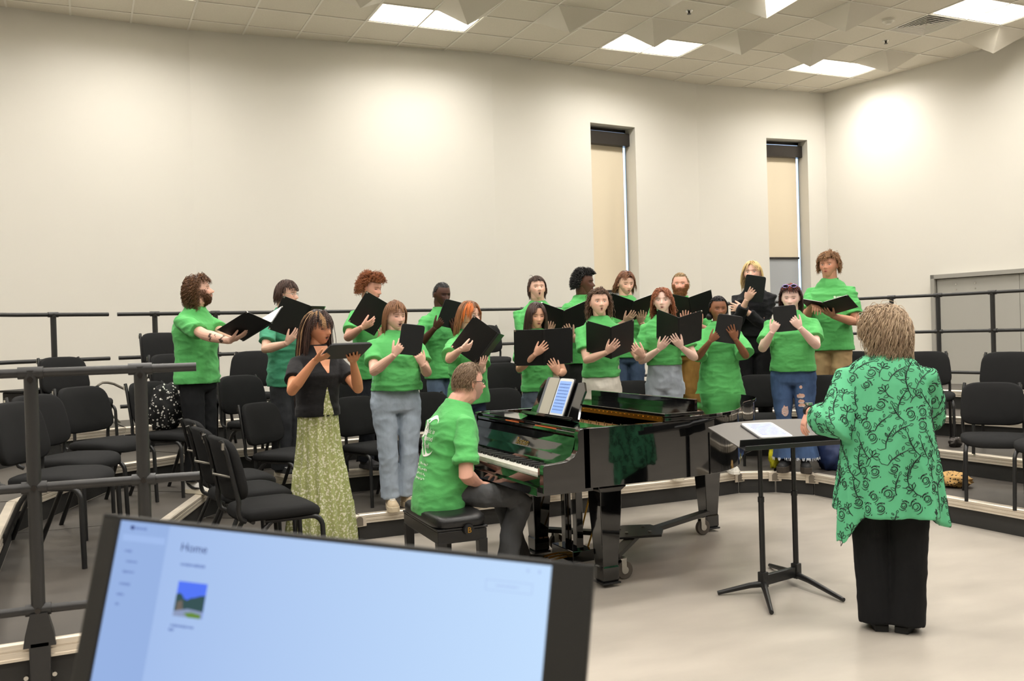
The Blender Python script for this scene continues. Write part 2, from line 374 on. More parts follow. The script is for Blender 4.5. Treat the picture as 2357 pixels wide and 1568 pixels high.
pA=inset((.24,9.93)); pM=sub(Q[3],Q[4],.0); 
def seg(a,b,posts,lab): railing([a,b],.8,posts,lab)
e34=lambda t: sub(Q[3],Q[4],t)
seg(e34(.012),e34(.36),[.35,.95,1.6],'rear guard rail behind the curly-haired singer and the two after him')
seg(e34(.362),e34(.70),[.3,1.2],'rear guard rail behind the singer with very short hair')
seg(e34(.702),Q[4],[.3,1.2],'rear guard rail below the taller window')
railing([Q[4],Q[5],sub(Q[5],Q[6],.25)],.8,[.4,1.5],'rear guard rail below the bearded singer')
railing([sub(Q[5],Q[6],.26),Q[6],sub(Q[6],Q[7],.60)],.8,[.4,1.8,2.45],'rear guard rail behind the singer in khaki trousers')
# the right one seen in front of the grey door
railing([sub(Q[6],Q[7],.635),Q[7],sub(Q[7],Q[8],.75)],.8,[.48,1.12,1.8],'rear guard rail in front of the grey double door')
# ================================================================ CHAIRS
def sup(w,h,n=28,p=4.0):
    out=[]
    for i in range(n):
        a=2*PI*i/n; c,s=math.cos(a),math.sin(a)
        out.append((w*abs(c)**(2/p)*(1 if c>=0 else -1),h*abs(s)**(2/p)*(1 if s>=0 else -1)))
    return out
def make_chair():
    r=empty('musician_chair')
    m=MB(); R=[]
    for k,(s,z) in enumerate(((.90,-.032),(.97,-.028),(1,-.012),(1,.008),(.97,.02),(.86,.028),(.5,.033),(.05,.034))):
        R.append([Vector((x*s,y*s,z+.455-(.035*max(0,(y*s-.10)/.13)**2 if y*s>.10 else 0)-(.01*max(0,(-y*s-.1)/.13)))) for x,y in sup(.232,.225,32,3.6)])
    m.rings(R); m.build('seat',FABRIC,r,'auto',ang=70)
    # backrest: curved padded slab
    m=MB(); R=[]
    def bp(x,z,t):   # x across, z up (0..1), t thickness offset
        y=-.215-.085*z-.02*(1-z)**2+ .045*(x/.23)**2*1.0
        return Vector((x,y+t,.525+z*.332))
    for th,s in((-.022,.93),(-.016,.99),(0,1),(.014,.99),(.022,.93),(.027,.6),(.027,.05)):
        R.append([bp(x*s*(1-.10*((z*s+1)/2)),(z*s+1)/2,th) for x,z in sup(.235,1,36,4.4)])
    Rb=[[bp(x*s*(1-.10*((z*s+1)/2)),(z*s+1)/2,-.024) for x,z in sup(.235,1,36,4.4)] for s in(.05,.6)]
    m.rings(Rb+R); m.build('backrest',FABRIC,r,'auto',ang=70)
    for s in(-1,1):
        m=MB(); m.tube([(s*.19,-.2,.425)]+arc((s*.205,-.225,.44),(s*.212,-.245,.47),(s*.212,-.235,.53),4)+[(s*.2,-.285,.78),(s*.19,-.31,.85)],.0125,10); m.build('back_upright',BLACKM,r,'auto')
        m=MB(); m.tube([(s*.19,-.1,.415)]+arc((s*.19,.14,.412),(s*.198,.195,.412),(s*.2,.205,.36),5)+[(s*.205,.215,.0)],.0135,10); m.build('leg',BLACKM,r,'auto')
        m=MB(); m.tube([(s*.17,.02,.415)]+arc((s*.185,-.06,.41),(s*.195,-.1,.39),(s*.2,-.13,.33),4)+[(s*.215,-.28,.0)],.0135,10); m.build('leg',BLACKM,r,'auto')
    m=MB(); m.tube([(-.19,-.16,.415),(.19,-.16,.415)],.011,8); m.tube([(-.19,.12,.412),(.19,.12,.412)],.011,8); m.build('seat_frame',BLACKM,r,'auto')
    m=MB(); m.tube([(-.21,-.262,.66),(0,-.31,.66),(.21,-.262,.66)],.006,6); m.box((-.2,-.305,.82),(.02,.012,.035)); m.box((.2,-.305,.82),(.02,.012,.035)); m.build('back_bracket',CHROME,r)
    return r
CH0=make_chair(); CHN=[0]
CP=Vector((3.55,3.6))
def chair(px,py_top,z,label,turn=0,dx=0,dep=None,group='musician chairs on the risers'):
    """px,py_top: pixel of the middle of the backrest top; z: tier height"""
    ztop=z+.875; r=ray(px,py_top)
    if dep is None: d=(ztop-CAMZ)/r.z
    else: d=dep
    p=CO+r*d
    o=CH0 if CHN[0]==0 else copy_tree(CH0); CHN[0]+=1
    v=CP-Vector((p.x,p.y)); a=math.atan2(v.y,v.x)-PI/2+math.radians(turn)
    back=rotz(a)@Vector((0,-.30,0))
    o.location=(p.x-back.x,p.y-back.y,z); o.rotation_euler=(0,0,a)
    tag(o,label,'chair',group); return o
# ================================================================ PEOPLE
def sm(a,b,x):
    t=np.clip((x-a)/(b-a),0,1); return t*t*(3-2*t)
def gs(x,w): return np.exp(-(x/w)**2)
_skin={}
def vcmat(name,rough=.55,sss=.0,bump=0,bs=60):
    if name in _skin: return _skin[name]
    m=bpy.data.materials.new(name); m.use_nodes=True; nt=m.node_tree; b=nt.nodes['Principled BSDF']
    a=nt.nodes.new('ShaderNodeAttribute'); a.attribute_name='Col'; nt.links.new(a.outputs['Color'],b.inputs['Base Color']); b.inputs['Roughness'].default_value=rough
    b.inputs['Subsurface Weight'].default_value=sss; b.inputs['Subsurface Radius'].default_value=(.008,.004,.002); b.inputs['Specular IOR Level'].default_value=.35
    if bump:
        tc=nt.nodes.new('ShaderNodeTexCoord'); n=nt.nodes.new('ShaderNodeTexNoise'); n.inputs['Scale'].default_value=bs; nt.links.new(tc.outputs['Object'],n.inputs['Vector'])
        bp=nt.nodes.new('ShaderNodeBump'); bp.inputs['Strength'].default_value=bump; bp.inputs['Distance'].default_value=.004; nt.links.new(n.outputs['Fac'],bp.inputs['Height']); nt.links.new(bp.outputs[0],b.inputs['Normal'])
    _skin[name]=m; return m
def head_surface(dx,dy,dz,hd):
    """unit direction -> point in head units (1 = chin to crown)"""
    n=np.sqrt(dx*dx+dy*dy+dz*dz); dx,dy,dz=dx/n,dy/n,dz/n
    fem=hd.get('fem',0); fat=hd.get('fat',0)
    x=dx*.335; y=dy*.40-.02; z=dz*.5
    low=sm(.02,-.48,z); x=x*(1-(.34+.05*fem-.22*fat)*low); 
    bk=(y<0); y=np.where(bk,y*(1-.45*sm(-.08,-.45,z)),y*(1-.06*sm(.15,.5,z)+.0*low))
    y=np.where(bk,y,y+.05*sm(-.05,-.4,z))
    fr=sm(.05,.25,y)
    y=y-.03*gs(x,.3)*fr*gs(z-.02,.12)
    y=y-.045*(gs(np.abs(x)-.135,.065)*gs(z-.015,.05))*fr           # sockets
    y=y+.022*gs(z-.105,.035)*gs(x,.2)*fr*(1-.5*fem)                 # brow
    nz=np.where(z>-.13,sm(.09,-.13,z),sm(-.185,-.13,z))
    y=y+(.125*nz*gs(x,.038+.022*sm(.0,-.13,z)))*fr                     # nose
    y=y+.02*gs(np.abs(x)-.055,.025)*gs(z+.135,.03)*fr
    y=y+.022*gs(np.abs(x)-.19,.08)*gs(z+.08,.09)*fr                  # cheeks
    y=y+.035*gs(x,.10)*gs(z+.25,.07)*fr
    mo=hd.get('mouth',0); mw=.085-.03*(hd.get('round',0)); 
    y=y+.016*gs(x,mw)*(gs(z+.228-.012*mo,.014)+1.15*gs(z+.268+.055*mo,.018))*fr
    y=y-.012*gs(x,mw)*gs(z+.247+.02*mo,.010+.03*mo)*fr-(.07*mo)*gs(x,mw*.75)*gs(z+.25+.022*mo,.03*mo+.004)*fr
    y=y+.04*gs(x,.085)*gs(z+.42,.06)*fr                             # chin
    if fat: x=x*(1+.1*fat*gs(z+.22,.15)); y=y+.03*fat*gs(z+.45,.1)*fr
    return x,y,z
def voxel(mb,vox,smooth=2,fac=.5):
    me=bpy.data.meshes.new('t'); me.from_pydata(mb.v,[],mb.f); me.update()
    o=bpy.data.objects.new('t',me); C.objects.link(o)
    r=o.modifiers.new('r','REMESH'); r.mode='VOXEL'; r.voxel_size=vox; r.adaptivity=0
    if smooth: s=o.modifiers.new('s','SMOOTH'); s.iterations=smooth; s.factor=fac
    dg=bpy.context.evaluated_depsgraph_get(); dg.update(); e=bpy.data.meshes.new_from_object(o.evaluated_get(dg))
    n=len(e.vertices); v=np.empty(n*3); e.vertices.foreach_get('co',v); v=v.reshape(-1,3)
    nr=np.empty(n*3); e.vertex_normals.foreach_get('vector',nr); nr=nr.reshape(-1,3)
    f=[tuple(p.vertices) for p in e.polygons]
    bpy.data.objects.remove(o); bpy.data.meshes.remove(me); bpy.data.meshes.remove(e)
    return v,nr,f
def npmesh(name,v,f,mt,parent,col=None,smooth=True):
    me=bpy.data.meshes.new(name); me.from_pydata([tuple(p) for p in v],[],f); me.update(); me.materials.append(mt)
    if smooth: me.polygons.foreach_set('use_smooth',[True]*len(me.polygons))
    if col is not None:
        a=me.color_attributes.new('Col','FLOAT_COLOR','POINT'); c=np.ones((len(v),4)); c[:,:3]=col; a.data.foreach_set('color',c.ravel())
    o=bpy.data.objects.new(name,me); C.objects.link(o); o.parent=parent; return o
def fold(v,nr,amp,sx,sz,seed,hem=None):
    """cloth folds pushed along the normals: ridged noise, longer along one axis"""
    out=v.copy()
    for i in range(len(v)):
        x,y,z=v[i]; q=Vector((x*sx+seed,y*sx,z*sz)); a=noise.noise(q); b=noise.noise(q*2.1+Vector((5,3,seed)))
        w=noise.noise(Vector((x*3+seed,y*3,z*3)))
        k=(1-abs(a)*2.2)*.7+(1-abs(b)*2.4)*.3
        out[i]+=nr[i]*amp*(k-.45)*(.55+.9*max(0,w+.35))
    return out
def hand(mb,W,d,n,side,k=1.0,curl=(.25,.3,.3),spread=.16,thumb=.58,tcurl=.35):
    """W wrist, d finger direction, n way the palm faces, side +1 right hand / -1 left hand"""
    d=d.normalized(); n=(n-d*n.dot(d)).normalized(); s=d.cross(n)*side
    R=[]
    for t,w,th in((-.012,.025,.019),(.01,.028,.018),(.035,.036,.016),(.062,.040,.015),(.086,.040,.0125),(.094,.036,.008)):
        c=W+d*(t*k); R.append([c+s*(math.cos(a)*w*k)+n*(math.sin(a)*th*k) for a in [2*PI*j/12 for j in range(12)]])
    mb.rings(R)
    for i,(o,l) in enumerate(((.030,.073),(.0105,.080),(-.0095,.074),(-.029,.058))):
        p=W+d*(.080*k)+s*(o*k); a=(1.4-i)*spread*.7; dr=(d*math.cos(a)+s*math.sin(a)).normalized(); P=[p-dr*.012*k,p]; 
        for j,(q,c) in enumerate(zip((.45,.30,.25),curl)):
            c=c*(1+.12*i); dr=(dr*math.cos(c)+n*math.sin(c)).normalized(); p=p+dr*(l*q*k); P.append(p); n2=n
        r=.0088*k if i<3 else .0078*k
        mb.tube(P,[r*1.05,r*1.08,r,r*.93,r*.78],8)
        mb.ball(P[-1],r*.8,8,5)
    p=W+d*(.018*k)+s*(.022*k); dr=(d*math.cos(thumb)+s*math.sin(thumb)+n*.25).normalized(); P=[p]
    for q,c in((.040,0),(.034,tcurl),(.026,tcurl*.8)):
        dr=(dr*math.cos(c)+(d*.8+n*.6).normalized()*math.sin(c)).normalized(); p=p+dr*(q*k); P.append(p)
    mb.tube(P,[.0145*k,.0125*k,.0105*k,.008*k],8); mb.ball(P[-1],.0082*k,8,5)
def ik(S,Wr,a,b,pole):
    v=Wr-S; d=v.length
    if d>(a+b)*.995: 
        Wr=S+v.normalized()*(a+b)*.995; v=Wr-S; d=v.length
    x=(a*a-b*b+d*d)/(2*d); h=math.sqrt(max(a*a-x*x,1e-6)); u=v/d; p=(pole-u*pole.dot(u)).normalized()
    return S+u*x+p*h,Wr
HC={}
def hairmat(name,c,rough=.5):
    return vcmat('hair_strands',.45)
def scalp_pts(n,hd,rnd,lo,front):
    """random directions inside the hair region. lo: how far down the back/sides, front: hairline height"""
    out=[]
    while len(out)<n:
        z=rnd.uniform(-1,1); a=rnd.uniform(0,2*PI); r=math.sqrt(1-z*z); x,y=r*math.cos(a),r*math.sin(a)
        hl=front if y>.35 else (lo+(front-lo)*max(0,(y+.05)/.4) if y>-.05 else lo)
        if z<hl or z>hd.get('nocrown',.94): continue
        out.append((x,y,z))
    return out
def make_hair(P,sp,hd,HM,hs,parent,name='hair'):
    """HM head matrix (head units*hs -> person), sp hair spec"""
    rnd=random.Random(sp.get('seed',1)); c1=np.array(lin(sp['col'])); c2=np.array(lin(sp.get('col2',sp['col'])))
    V=[];F=[];COL=[]
    lo=sp.get('lo',-.45); fr=min(.66,sp.get('front',.42)+.15); th=sp.get('th',.05)*.82
    # cap shell
    nu,nv=40,26; idx={}
    for i in range(nv+1):
        el=PI/2-(PI*.80)*i/nv
        for j in range(nu):
            az=2*PI*j/nu; dx,dy,dz=math.cos(el)*math.cos(az),math.cos(el)*math.sin(az),math.sin(el)
            hl=fr if dy>.35 else (lo+(fr-lo)*max(0,(dy+.05)/.4) if dy>-.05 else lo)
            if dz<hl-.06: continue
            x,y,z=head_surface(np.array(dx),np.array(dy),np.array(dz),hd)
            nn=noise.noise(Vector((dx*3,dy*3,dz*3))*sp.get('nf',1.3)+Vector((sp.get('seed',1),0,0)))
            k=th*(.75+.7*nn)*min(1,max(.12,(dz-hl+.06)/.22)); idx[(i,j)]=len(V)
            V.append((float(x)+dx*k,float(y)+dy*k,float(z)+dz*k)); t=.5+.5*nn; COL.append(c1*(.75+.3*t))
    for i in range(nv):
        for j in range(nu):
            q=[(i,j),(i+1,j),(i+1,(j+1)%nu),(i,(j+1)%nu)]
            if all(t in idx for t in q): F.append(tuple(idx[t] for t in q))
    # strands
    L=sp.get('len',.2); n=sp.get('n',220); rad=sp.get('rad',.016); cr=sp.get('curl',0); cn=sp.get('cn',3); lift=sp.get('lift',.3); grav=sp.get('grav',.35); flow=Vector(sp.get('flow',(0,-.2,-.4))); part=sp.get('part'); seg=sp.get('seg',8); keep=sp.get('keep',.42); side=sp.get('side',0)
    n=int(n*sp.get('nk',2.1)); rad=rad*sp.get('rk',.58); jit=sp.get('jit',.06 if not cr else .2)
    pts=scalp_pts(n,hd,rnd,lo,fr); PA=np.array(pts); SX,SY,SZ=head_surface(PA[:,0],PA[:,1],PA[:,2],hd)
    for (dx,dy,dz),x,y,z in zip(pts,SX,SY,SZ):
        p=Vector((float(x),float(y),float(z)))+Vector((dx,dy,dz))*th*.6
        nrm=Vector((dx,dy,dz)); 
        fl=flow.copy(); 
        sd=(1 if dx>(part or 0) else -1)
        if part is not None: fl+=Vector((sd*.8,0.15 if dy>0 else -.1,0))
        fl=fl-nrm*fl.dot(nrm)
        d=(nrm*lift+fl+Vector((rnd.gauss(0,jit),rnd.gauss(0,jit),rnd.gauss(0,jit*.7)))).normalized()
        ll=L*(.75+.5*rnd.random())
        if dy>.2: ll*=sp.get('fl',.7)
        ph=rnd.random()*6.28; st=ll/seg; path=[]
        for k in range(seg+1):
            u=d.orthogonal().normalized(); w=d.cross(u); a=ph+2*PI*cn*k/seg; ramp=min(1,k/2)
            path.append(p+(u*math.cos(a)+w*math.sin(a))*cr*ramp)
            d=(d*(1-grav*.5)+Vector((0,-.02,-1))*grav*.5).normalized(); p=p+d*st
            # stay outside the skull
            q=Vector((p.x/(.345+th),(p.y+.02)/(.42+th),p.z/(.50+th)))
            if p.z>-.25 and q.length<1: q.normalize(); p=Vector((q.x*(.345+th),q.y*(.42+th)-.02,q.z*(.50+th)))
            if not sp.get('bangs') and p.y>.2 and -.25<p.z<.16 and abs(p.x)<.25: p.x+=(.05 if p.x>0 else -.05); p.y=min(p.y,.33)
            if p.z<=-.25:
                if p.y>.12 and abs(p.x)<.27 and not sp.get('bangs'): p.x=.29*(1 if p.x>0 else -1)
                rr=math.hypot(p.x,p.y+.08); mn=keep*(.62+.38*min(1,(-.25-p.z)/.35)) if p.z>-1.2 else keep
                if rr<mn and rr>1e-3 : s_=mn/rr; p.x*=s_; p.y=(p.y+.08)*s_-.08
                if p.y>sp.get('ymax',.2) and p.z>-.55: p.y=sp.get('ymax',.2)
                if abs(p.x)<.22 and p.y>.1: p.x=.25*(1 if p.x>0 else -1)
        rs=[rad*(.65+.35*min(1,k/1.5))*(1-.65*(k/seg)**2.2) for k in range(seg+1)]
        mb=MB(); mb.tube(path,rs,4); b=len(V); V+=mb.v; F+=[tuple(i+b for i in q) for q in mb.f]
        t=rnd.random(); c=c1*(1-t)+c2*t; c=c*(.8+.4*rnd.random())
        if 'streak' in sp and abs(dx-sp['streak'][0])<sp['streak'][1] and dy>-.3: c=np.array(lin(sp['streak'][2]))*(.8+.4*rnd.random())
        if 'top' in sp and dz>sp['top'][0]+rnd.uniform(-.12,.12): c=np.array(lin(sp['top'][1]))*(.75+.4*rnd.random())
        if 'face' in sp and dy>.15 and abs(dx)>.2 : c=np.array(lin(sp['face']))*(.8+.4*rnd.random())
        COL+=[c]*len(mb.v)
    for B in sp.get('buns',[]):
        mb=MB(); mb.ball(B[:3],B[3],12,8); b=len(V); V+=[tuple(Vector(v)+Vector((rnd.gauss(0,.008),rnd.gauss(0,.008),rnd.gauss(0,.008)))) for v in mb.v]; F+=[tuple(i+b for i in q) for q in mb.f]; COL+=[c1]*len(mb.v)
    A=np.array(V)*np.array([sp.get('wx',1),sp.get('wx',1),sp.get('wz',1)])[None]*hs; A=np.array([tuple(HM@Vector(p)) for p in A])
    return npmesh(name,A,F,hairmat('x',0),parent,np.array(COL))
def frame_from(HM,pts): return [HM@Vector(p) for p in pts]
SKIN={'fair':(232,186,164),'pink':(230,172,150),'tan':(205,152,118),'mid':(196,140,104),'brown':(140,92,66),'dark':(78,48,34),'deep':(92,58,42)}
def person(label,pos,z,H,psi,sp):
    """pos plan position of the feet, psi: turn from facing the camera, positive toward the photo's right"""
    cdir=Vector((-pos[0],-pos[1],0)).normalized(); rt=Vector((-cdir.y,cdir.x,0)); a=math.radians(psi)
    if rt.dot(CR)<0: rt=-rt
    f=cdir*math.cos(a)+rt*math.sin(a); rz=math.atan2(f.y,f.x)-PI/2
    root=empty('person',(pos[0],pos[1],z),rz,label,'person')
    Mw=Matrix.Translation((pos[0],pos[1],z))@Matrix.Rotation(rz,4,'Z'); Mi=Mw.inverted()
    bw=sp.get('bw',1.0); fem=sp.get('fem',0); bel=sp.get('belly',0); seat=sp.get('seat'); dz=0
    k=H/1.75
    lean=math.radians(sp.get('lean',0)); hipz=.52*H
    if seat: dz=seat-.50*H
    def T(x,y,zz):            # torso points lean about the hips
        zz=zz+dz; hz=hipz+dz
        yy=y; t=zz-hz
        if t>0 and lean: return Vector((x,yy*math.cos(lean)+t*math.sin(lean),hz+t*math.cos(lean)-yy*math.sin(lean)))
        return Vector((x,yy,zz))
    sw=(.100-.009*fem)*H*min(bw,1.2)
    skin=np.array(lin(SKIN[sp['skin']]) if isinstance(sp['skin'],str) else lin(sp['skin']))
    # ---- head
    hs=(.134+.002*fem)*H*sp.get('hsz',1.0); hd=sp.get('hd',{})
    hd.setdefault('fem',fem)
    ny=.012*H; hc=T(0,ny,(.860+.066)*H)+Vector((0,.012*H,0))
    hc+=Vector(sp.get('hoff',(0,0,0)))
    hy,hp,hr=[math.radians(q) for q in sp.get('head',(0,0,0))]
    HR=Matrix.Rotation(hy,4,'Z')@Matrix.Rotation(hp,4,'X')@Matrix.Rotation(hr,4,'Y')
    HM=Matrix.Translation(hc)@HR
    nu,nv=84,64; D=[]
    for i in range(nv+1):
        el=-PI/2+PI*i/nv
        for j in range(nu):
            az=2*PI*j/nu+PI/2; D.append((math.cos(el)*math.cos(az),math.cos(el)*math.sin(az),math.sin(el)))
    # denser towards the face: squeeze azimuth
    D=np.array(D); az=np.arctan2(D[:,0],D[:,1]); r=np.hypot(D[:,0],D[:,1]); az2=az*(1-.42*np.cos(az/2)**2*1.0); D[:,0]=r*np.sin(az2); D[:,1]=r*np.cos(az2)
    hx,hyy,hz=head_surface(D[:,0],D[:,1],D[:,2],hd); HV=np.stack([hx,hyy,hz],1)
    HF=[]
    for i in range(nv):
        for j in range(nu): q=(j+1)%nu; HF.append((i*nu+j,i*nu+q,(i+1)*nu+q,(i+1)*nu+j))
    # colours of the face
    X,Y,Z=hx,hyy,hz; fr=sm(.08,.2,Y); col=np.repeat(skin[None],len(X),0)
    def mixc(col,c,w): w=np.clip(w,0,1)[:,None]; return col*(1-w)+np.array(c)[None]*w
    col=mixc(col,skin*np.array([1.05,.78,.74]),.5*(gs(np.abs(X)-.17,.09)*gs(Z+.09,.08))*fr+.35*gs(X,.05)*gs(Z+.14,.05)*fr)
    mo=hd.get('mouth',0); mw=.085-.03*hd.get('round',0)
    lip=np.array(lin(sp.get('lip',(178,92,84) if skin[0]>.25 else (96,48,42))))
    col=mixc(col,lip,1.1*gs(X,mw*1.0)**2*(gs(Z+.232-.012*mo,.016)+gs(Z+.266+.055*mo,.019))*fr)
    col=mixc(col,(.02,.008,.008),1.5*(gs(X,mw*.8)**2)*gs(Z+.249+.022*mo,.007+.028*mo)*fr*(1 if mo else .55))
    hc1=np.array(lin(sp.get('brow',sp['hair']['col'])))
    zb=.098-.012*np.abs(X)/.2+hd.get('browup',0)*.02
    col=mixc(col,hc1*.8,.85*sm(.05,.07,np.abs(X))*sm(.235,.19,np.abs(X))*gs(Z-zb,.013)*fr)
    if 'beard' in sp or 'stubble' in sp:
        bc=np.array(lin(sp.get('beardcol',sp['hair']['col']))); st=sp.get('stubble',.75)
        reg=sm(-.12,-.2,Z-.35*(np.abs(X)>.22)*1.0*0)*(1-gs(X,.1)*gs(Z+.25,.045))*sm(-.12,.02,Y)
        side_=sm(.2,.26,np.abs(X))*sm(.02,-.06,Z)*sm(-.1,0,Y)*sm(.3,.2,Y)
        must=gs(Z+.195,.016)*gs(X,.10)*fr
        col=mixc(col,bc,st*np.maximum(np.maximum(reg*(sm(-.2,-.27,Z)+sm(.1,.2,np.abs(X))).clip(0,1),side_*.8),must))
    ex=.135
    if hd.get('eyes','down')=='down':
        col=mixc(col,skin*.72,.6*gs(np.abs(X)-ex,.06)*gs(Z-.03,.022)*fr)
        col=mixc(col,(.018,.012,.01),1.2*sm(.075,.03,np.abs(np.abs(X)-ex))*gs(Z-.0+.35*(np.abs(X)-ex)**2*8,.008)*fr)
    else:
        col=mixc(col,(.02,.014,.012),1.0*sm(.08,.035,np.abs(np.abs(X)-ex))*gs(Z-.035,.010)*fr)
        col=mixc(col,skin*.7,.5*gs(np.abs(X)-ex,.06)*gs(Z+.012,.012)*fr)
    # ears
    mb=MB()
    for s in(-1,1):
        R=Matrix.Rotation(math.radians(18)*s,3,'Z')@Matrix.Rotation(math.radians(-8),3,'X')
        mb.ball((s*.335,-.03,-.03),(.028,.07,.12),12,9,R); mb.ball((s*.35,-.045,-.02),(.022,.05,.09),10,7,R)
    HVall=np.concatenate([HV,np.array(mb.v)]); off=len(HV); HF+= [tuple(i+off for i in q) for q in mb.f]
    col=np.concatenate([col,np.repeat((skin*np.array([1,.86,.82]))[None],len(mb.v),0)])
    Hm=np.array(HM.to_3x3())*hs; HW=HVall@Hm.T+np.array(HM.translation)[None]
    # ---- torso, neck, arms
    m=MB(); 
    def ring(zf,w,d,y=0,n=20,p=2.4): return [T(x*H,(y+yy)*H,zf*H) for x,yy in sup(w*bw,d*(1+.35*bel if zf<.7 else 1)*min(bw,1.15),n,p)]
    m.rings([ring(.52,.055,.035),ring(.56,.06,.04),ring(.63,.06,.04),ring(.72,.082,.055),ring(.77,.080,.048),ring(.80,.066,.036),ring(.83,.042,.032)])
    nk=[T(0,-.004*H,.80*H),T(0,-.002*H,.84*H),T(0,.004*H,.862*H),HM@Vector((0,-.10*hs,-.34*hs)),HM@Vector((0,-.06*hs,-.12*hs))]
    nr_=.036*H*(1-.14*fem)*(.6+.4*bw); m.tube(nk,[nr_*1.25,nr_*1.08,nr_,nr_*1.0,nr_*1.05],16)
    arms={}
    sh={}
    ua,fa=.172*H,.150*H
    skinmb=m
    for s,nm in((1,'R'),(-1,'L')):
        S=T(s*sw,0,.784*H)+Vector(sp.get('shoff'+nm,(0,0,0))); sh[nm]=S
        A=sp['arm'+nm]
        W=Mi@A['w'] if A.get('world') else A['w']
        pole=Vector(A.get('pole',(s*.55,-.35,-1)))
        E,W=ik(S,W,ua,fa,pole); arms[nm]=(S,E,W)
        d=A.get('d',(W-E).normalized()); n=A.get('n',Vector((0,0,1)))
        if A.get('world'): d=(Mi.to_3x3()@d); n=Mi.to_3x3()@n
        g=(.65+.35*bw)*k*(1-.10*fem)
        m.tube([S,S.lerp(E,.3),S.lerp(E,.75),E,E.lerp(W,.25),E.lerp(W,.6),E.lerp(W,.92),W+d.normalized()*.01],[.036*g,.040*g,.041*g,.041*g,.043*g,.035*g,.026*g,.025*g],14)
        hand(m,W,d,n,s,k*(.98-.06*fem),A.get('curl',(.22,.25,.25)),A.get('spread',.16),A.get('thumb',.58),A.get('tc',.35))
    v,nr,f=voxel(m,.0042*max(k,.9),2,.45)
    c=np.repeat(skin[None],len(v),0)
    # warmer knuckles / elbows and optional tattoo
    if sp.get('tattoo'):
        S,E,W=arms['R']
        for i in range(len(v)):
            p=Vector(v[i]); t=(p-E).dot(W-E)/(W-E).length_squared
            if .3<t<.9 and (p-E.lerp(W,t)).length<.06 and v[i][0]>E.lerp(W,t).x-.05:
                q=noise.noise(p*34)+.5*noise.noise(p*70)
                if q>.22: c[i]=c[i]*.12
    off=len(v); V=np.concatenate([v,HW]); F=f+[tuple(i+off for i in q) for q in HF]; CC=np.concatenate([c,col])
    body=npmesh('body',V,F,vcmat('skin',.5,.0),root,CC)
    # ---- eyes
    if hd.get('eyes','down')!='down':
        m=MB(); 
        for s in(-1,1):
            px_,py_,pz_=head_surface(np.array([s*ex*1.0/.335*.8]),np.array([1.0]),np.array([.03]),hd)
        yv_=float(head_surface(np.array([ex*2.6]),np.array([.85]),np.array([.01]),hd)[1][0])
        for s in(-1,1):
            m.cur=0; m.ball((s*ex,yv_-.002,.012),(.05,.026,.021),12,8); m.cur=1; m.ball((s*ex+hd.get('gaze',0)*.02,yv_+.014,.012),(.019,.014,.019),10,7)
        m.v=[tuple(HM@(Vector(p)*hs)) for p in m.v]; m.build('eyes',[mat('eye_white',(225,218,210),.25),mat('iris_dark',(52,36,28),.2)],root,True)
    # ---- hair
    hr_=sp['hair']
    if hr_.get('n',1)>0 or hr_.get('th'): make_hair(root,hr_,hd,HM,hs,root)
    if 'beard' in sp:
        bd=sp['beard']; V2=[];F2=[];idx={};rnd=random.Random(4); bc=np.array(lin(sp.get('beardcol',hr_['col']))); CL2=[]
        for i in range(24):
            el=math.radians(-88+i*4)
            for j in range(40):
                a_=math.radians(-112+j*224/39); dx,dy,dz_=math.cos(el)*math.sin(a_),math.cos(el)*math.cos(a_),math.sin(el)
                x,y,z_=[float(q) for q in head_surface(np.array(dx),np.array(dy),np.array(dz_),hd)]
                if z_>(-.155 if abs(x)<.2 else .02): continue
                if abs(x)<.075 and -.285<z_<-.205: continue
                e=min(1,(.02-z_)/.15)*(1 if abs(x)>.16 or z_<-.3 else .5); nn=noise.noise(Vector((x,y,z_))*22)
                t_=bd*e*.5; idx[(i,j)]=len(V2); V2.append((x+dx*t_,y+dy*t_*1.1,z_+dz_*t_*1.3)); CL2.append(bc*(.9+.5*nn))
        for i in range(30):
            for j in range(44):
                q=[(i,j),(i,j+1),(i+1,j+1),(i+1,j)]
                if all(t in idx for t in q): F2.append(tuple(idx[t] for t in q))
        V3=[];F3=[];C3=[]
        for p in V2:
            for q in range(5):
                p0=Vector(p)*1.0+Vector((rnd.gauss(0,.012),rnd.gauss(0,.006)-.02,rnd.gauss(0,.012))); o_=Vector((p[0],p[1],0)).normalized(); L0=(.035+bd*1.1)*(.6+.8*rnd.random())*(1 if p[2]<-.3 else .6)
                mb=MB(); mb.tube([p0,p0+(o_*.5+Vector((rnd.gauss(0,.25),.1,-.9)))*L0*.6,p0+(o_*.35+Vector((rnd.gauss(0,.3),0,-1)))*L0],[.007,.006,.002],3); b0=len(V3); V3+=mb.v; F3+=[tuple(t+b0 for t in f_) for f_ in mb.f]; C3+=[bc*(.7+.6*rnd.random())]*len(mb.v)
        if V3:
            A=np.array([tuple(HM@(Vector(p)*hs)) for p in V3]); npmesh('beard',A,F3,hairmat('x',0),root,np.array(C3))
    # ---- glasses
    if sp.get('glasses'):
        g=empty('glasses',(0,0,0)); g.parent=root; rim=MB(); gy=.36
        for s in(-1,1):
            P=[HM@(Vector((s*.14+math.cos(t)*.085,gy-.02*math.cos(t)*s*0+.0,.0+math.sin(t)*.062))*hs) for t in [2*PI*i/16 for i in range(17)]]; rim.tube(P,.0014 if sp['glasses']=='thin' else .0022,5)
            rim.tube([HM@(Vector(q)*hs) for q in((s*.225,gy-.005,.02),(s*.33,.22,.03),(s*.355,-.02,.03),(s*.35,-.09,-.02))],.0016 if sp['glasses']=='thin' else .0024,5)
        rim.tube([HM@(Vector(q)*hs) for q in((-.055,gy,.01),(0,gy+.02,.02),(.055,gy,.01))],.0016,5)
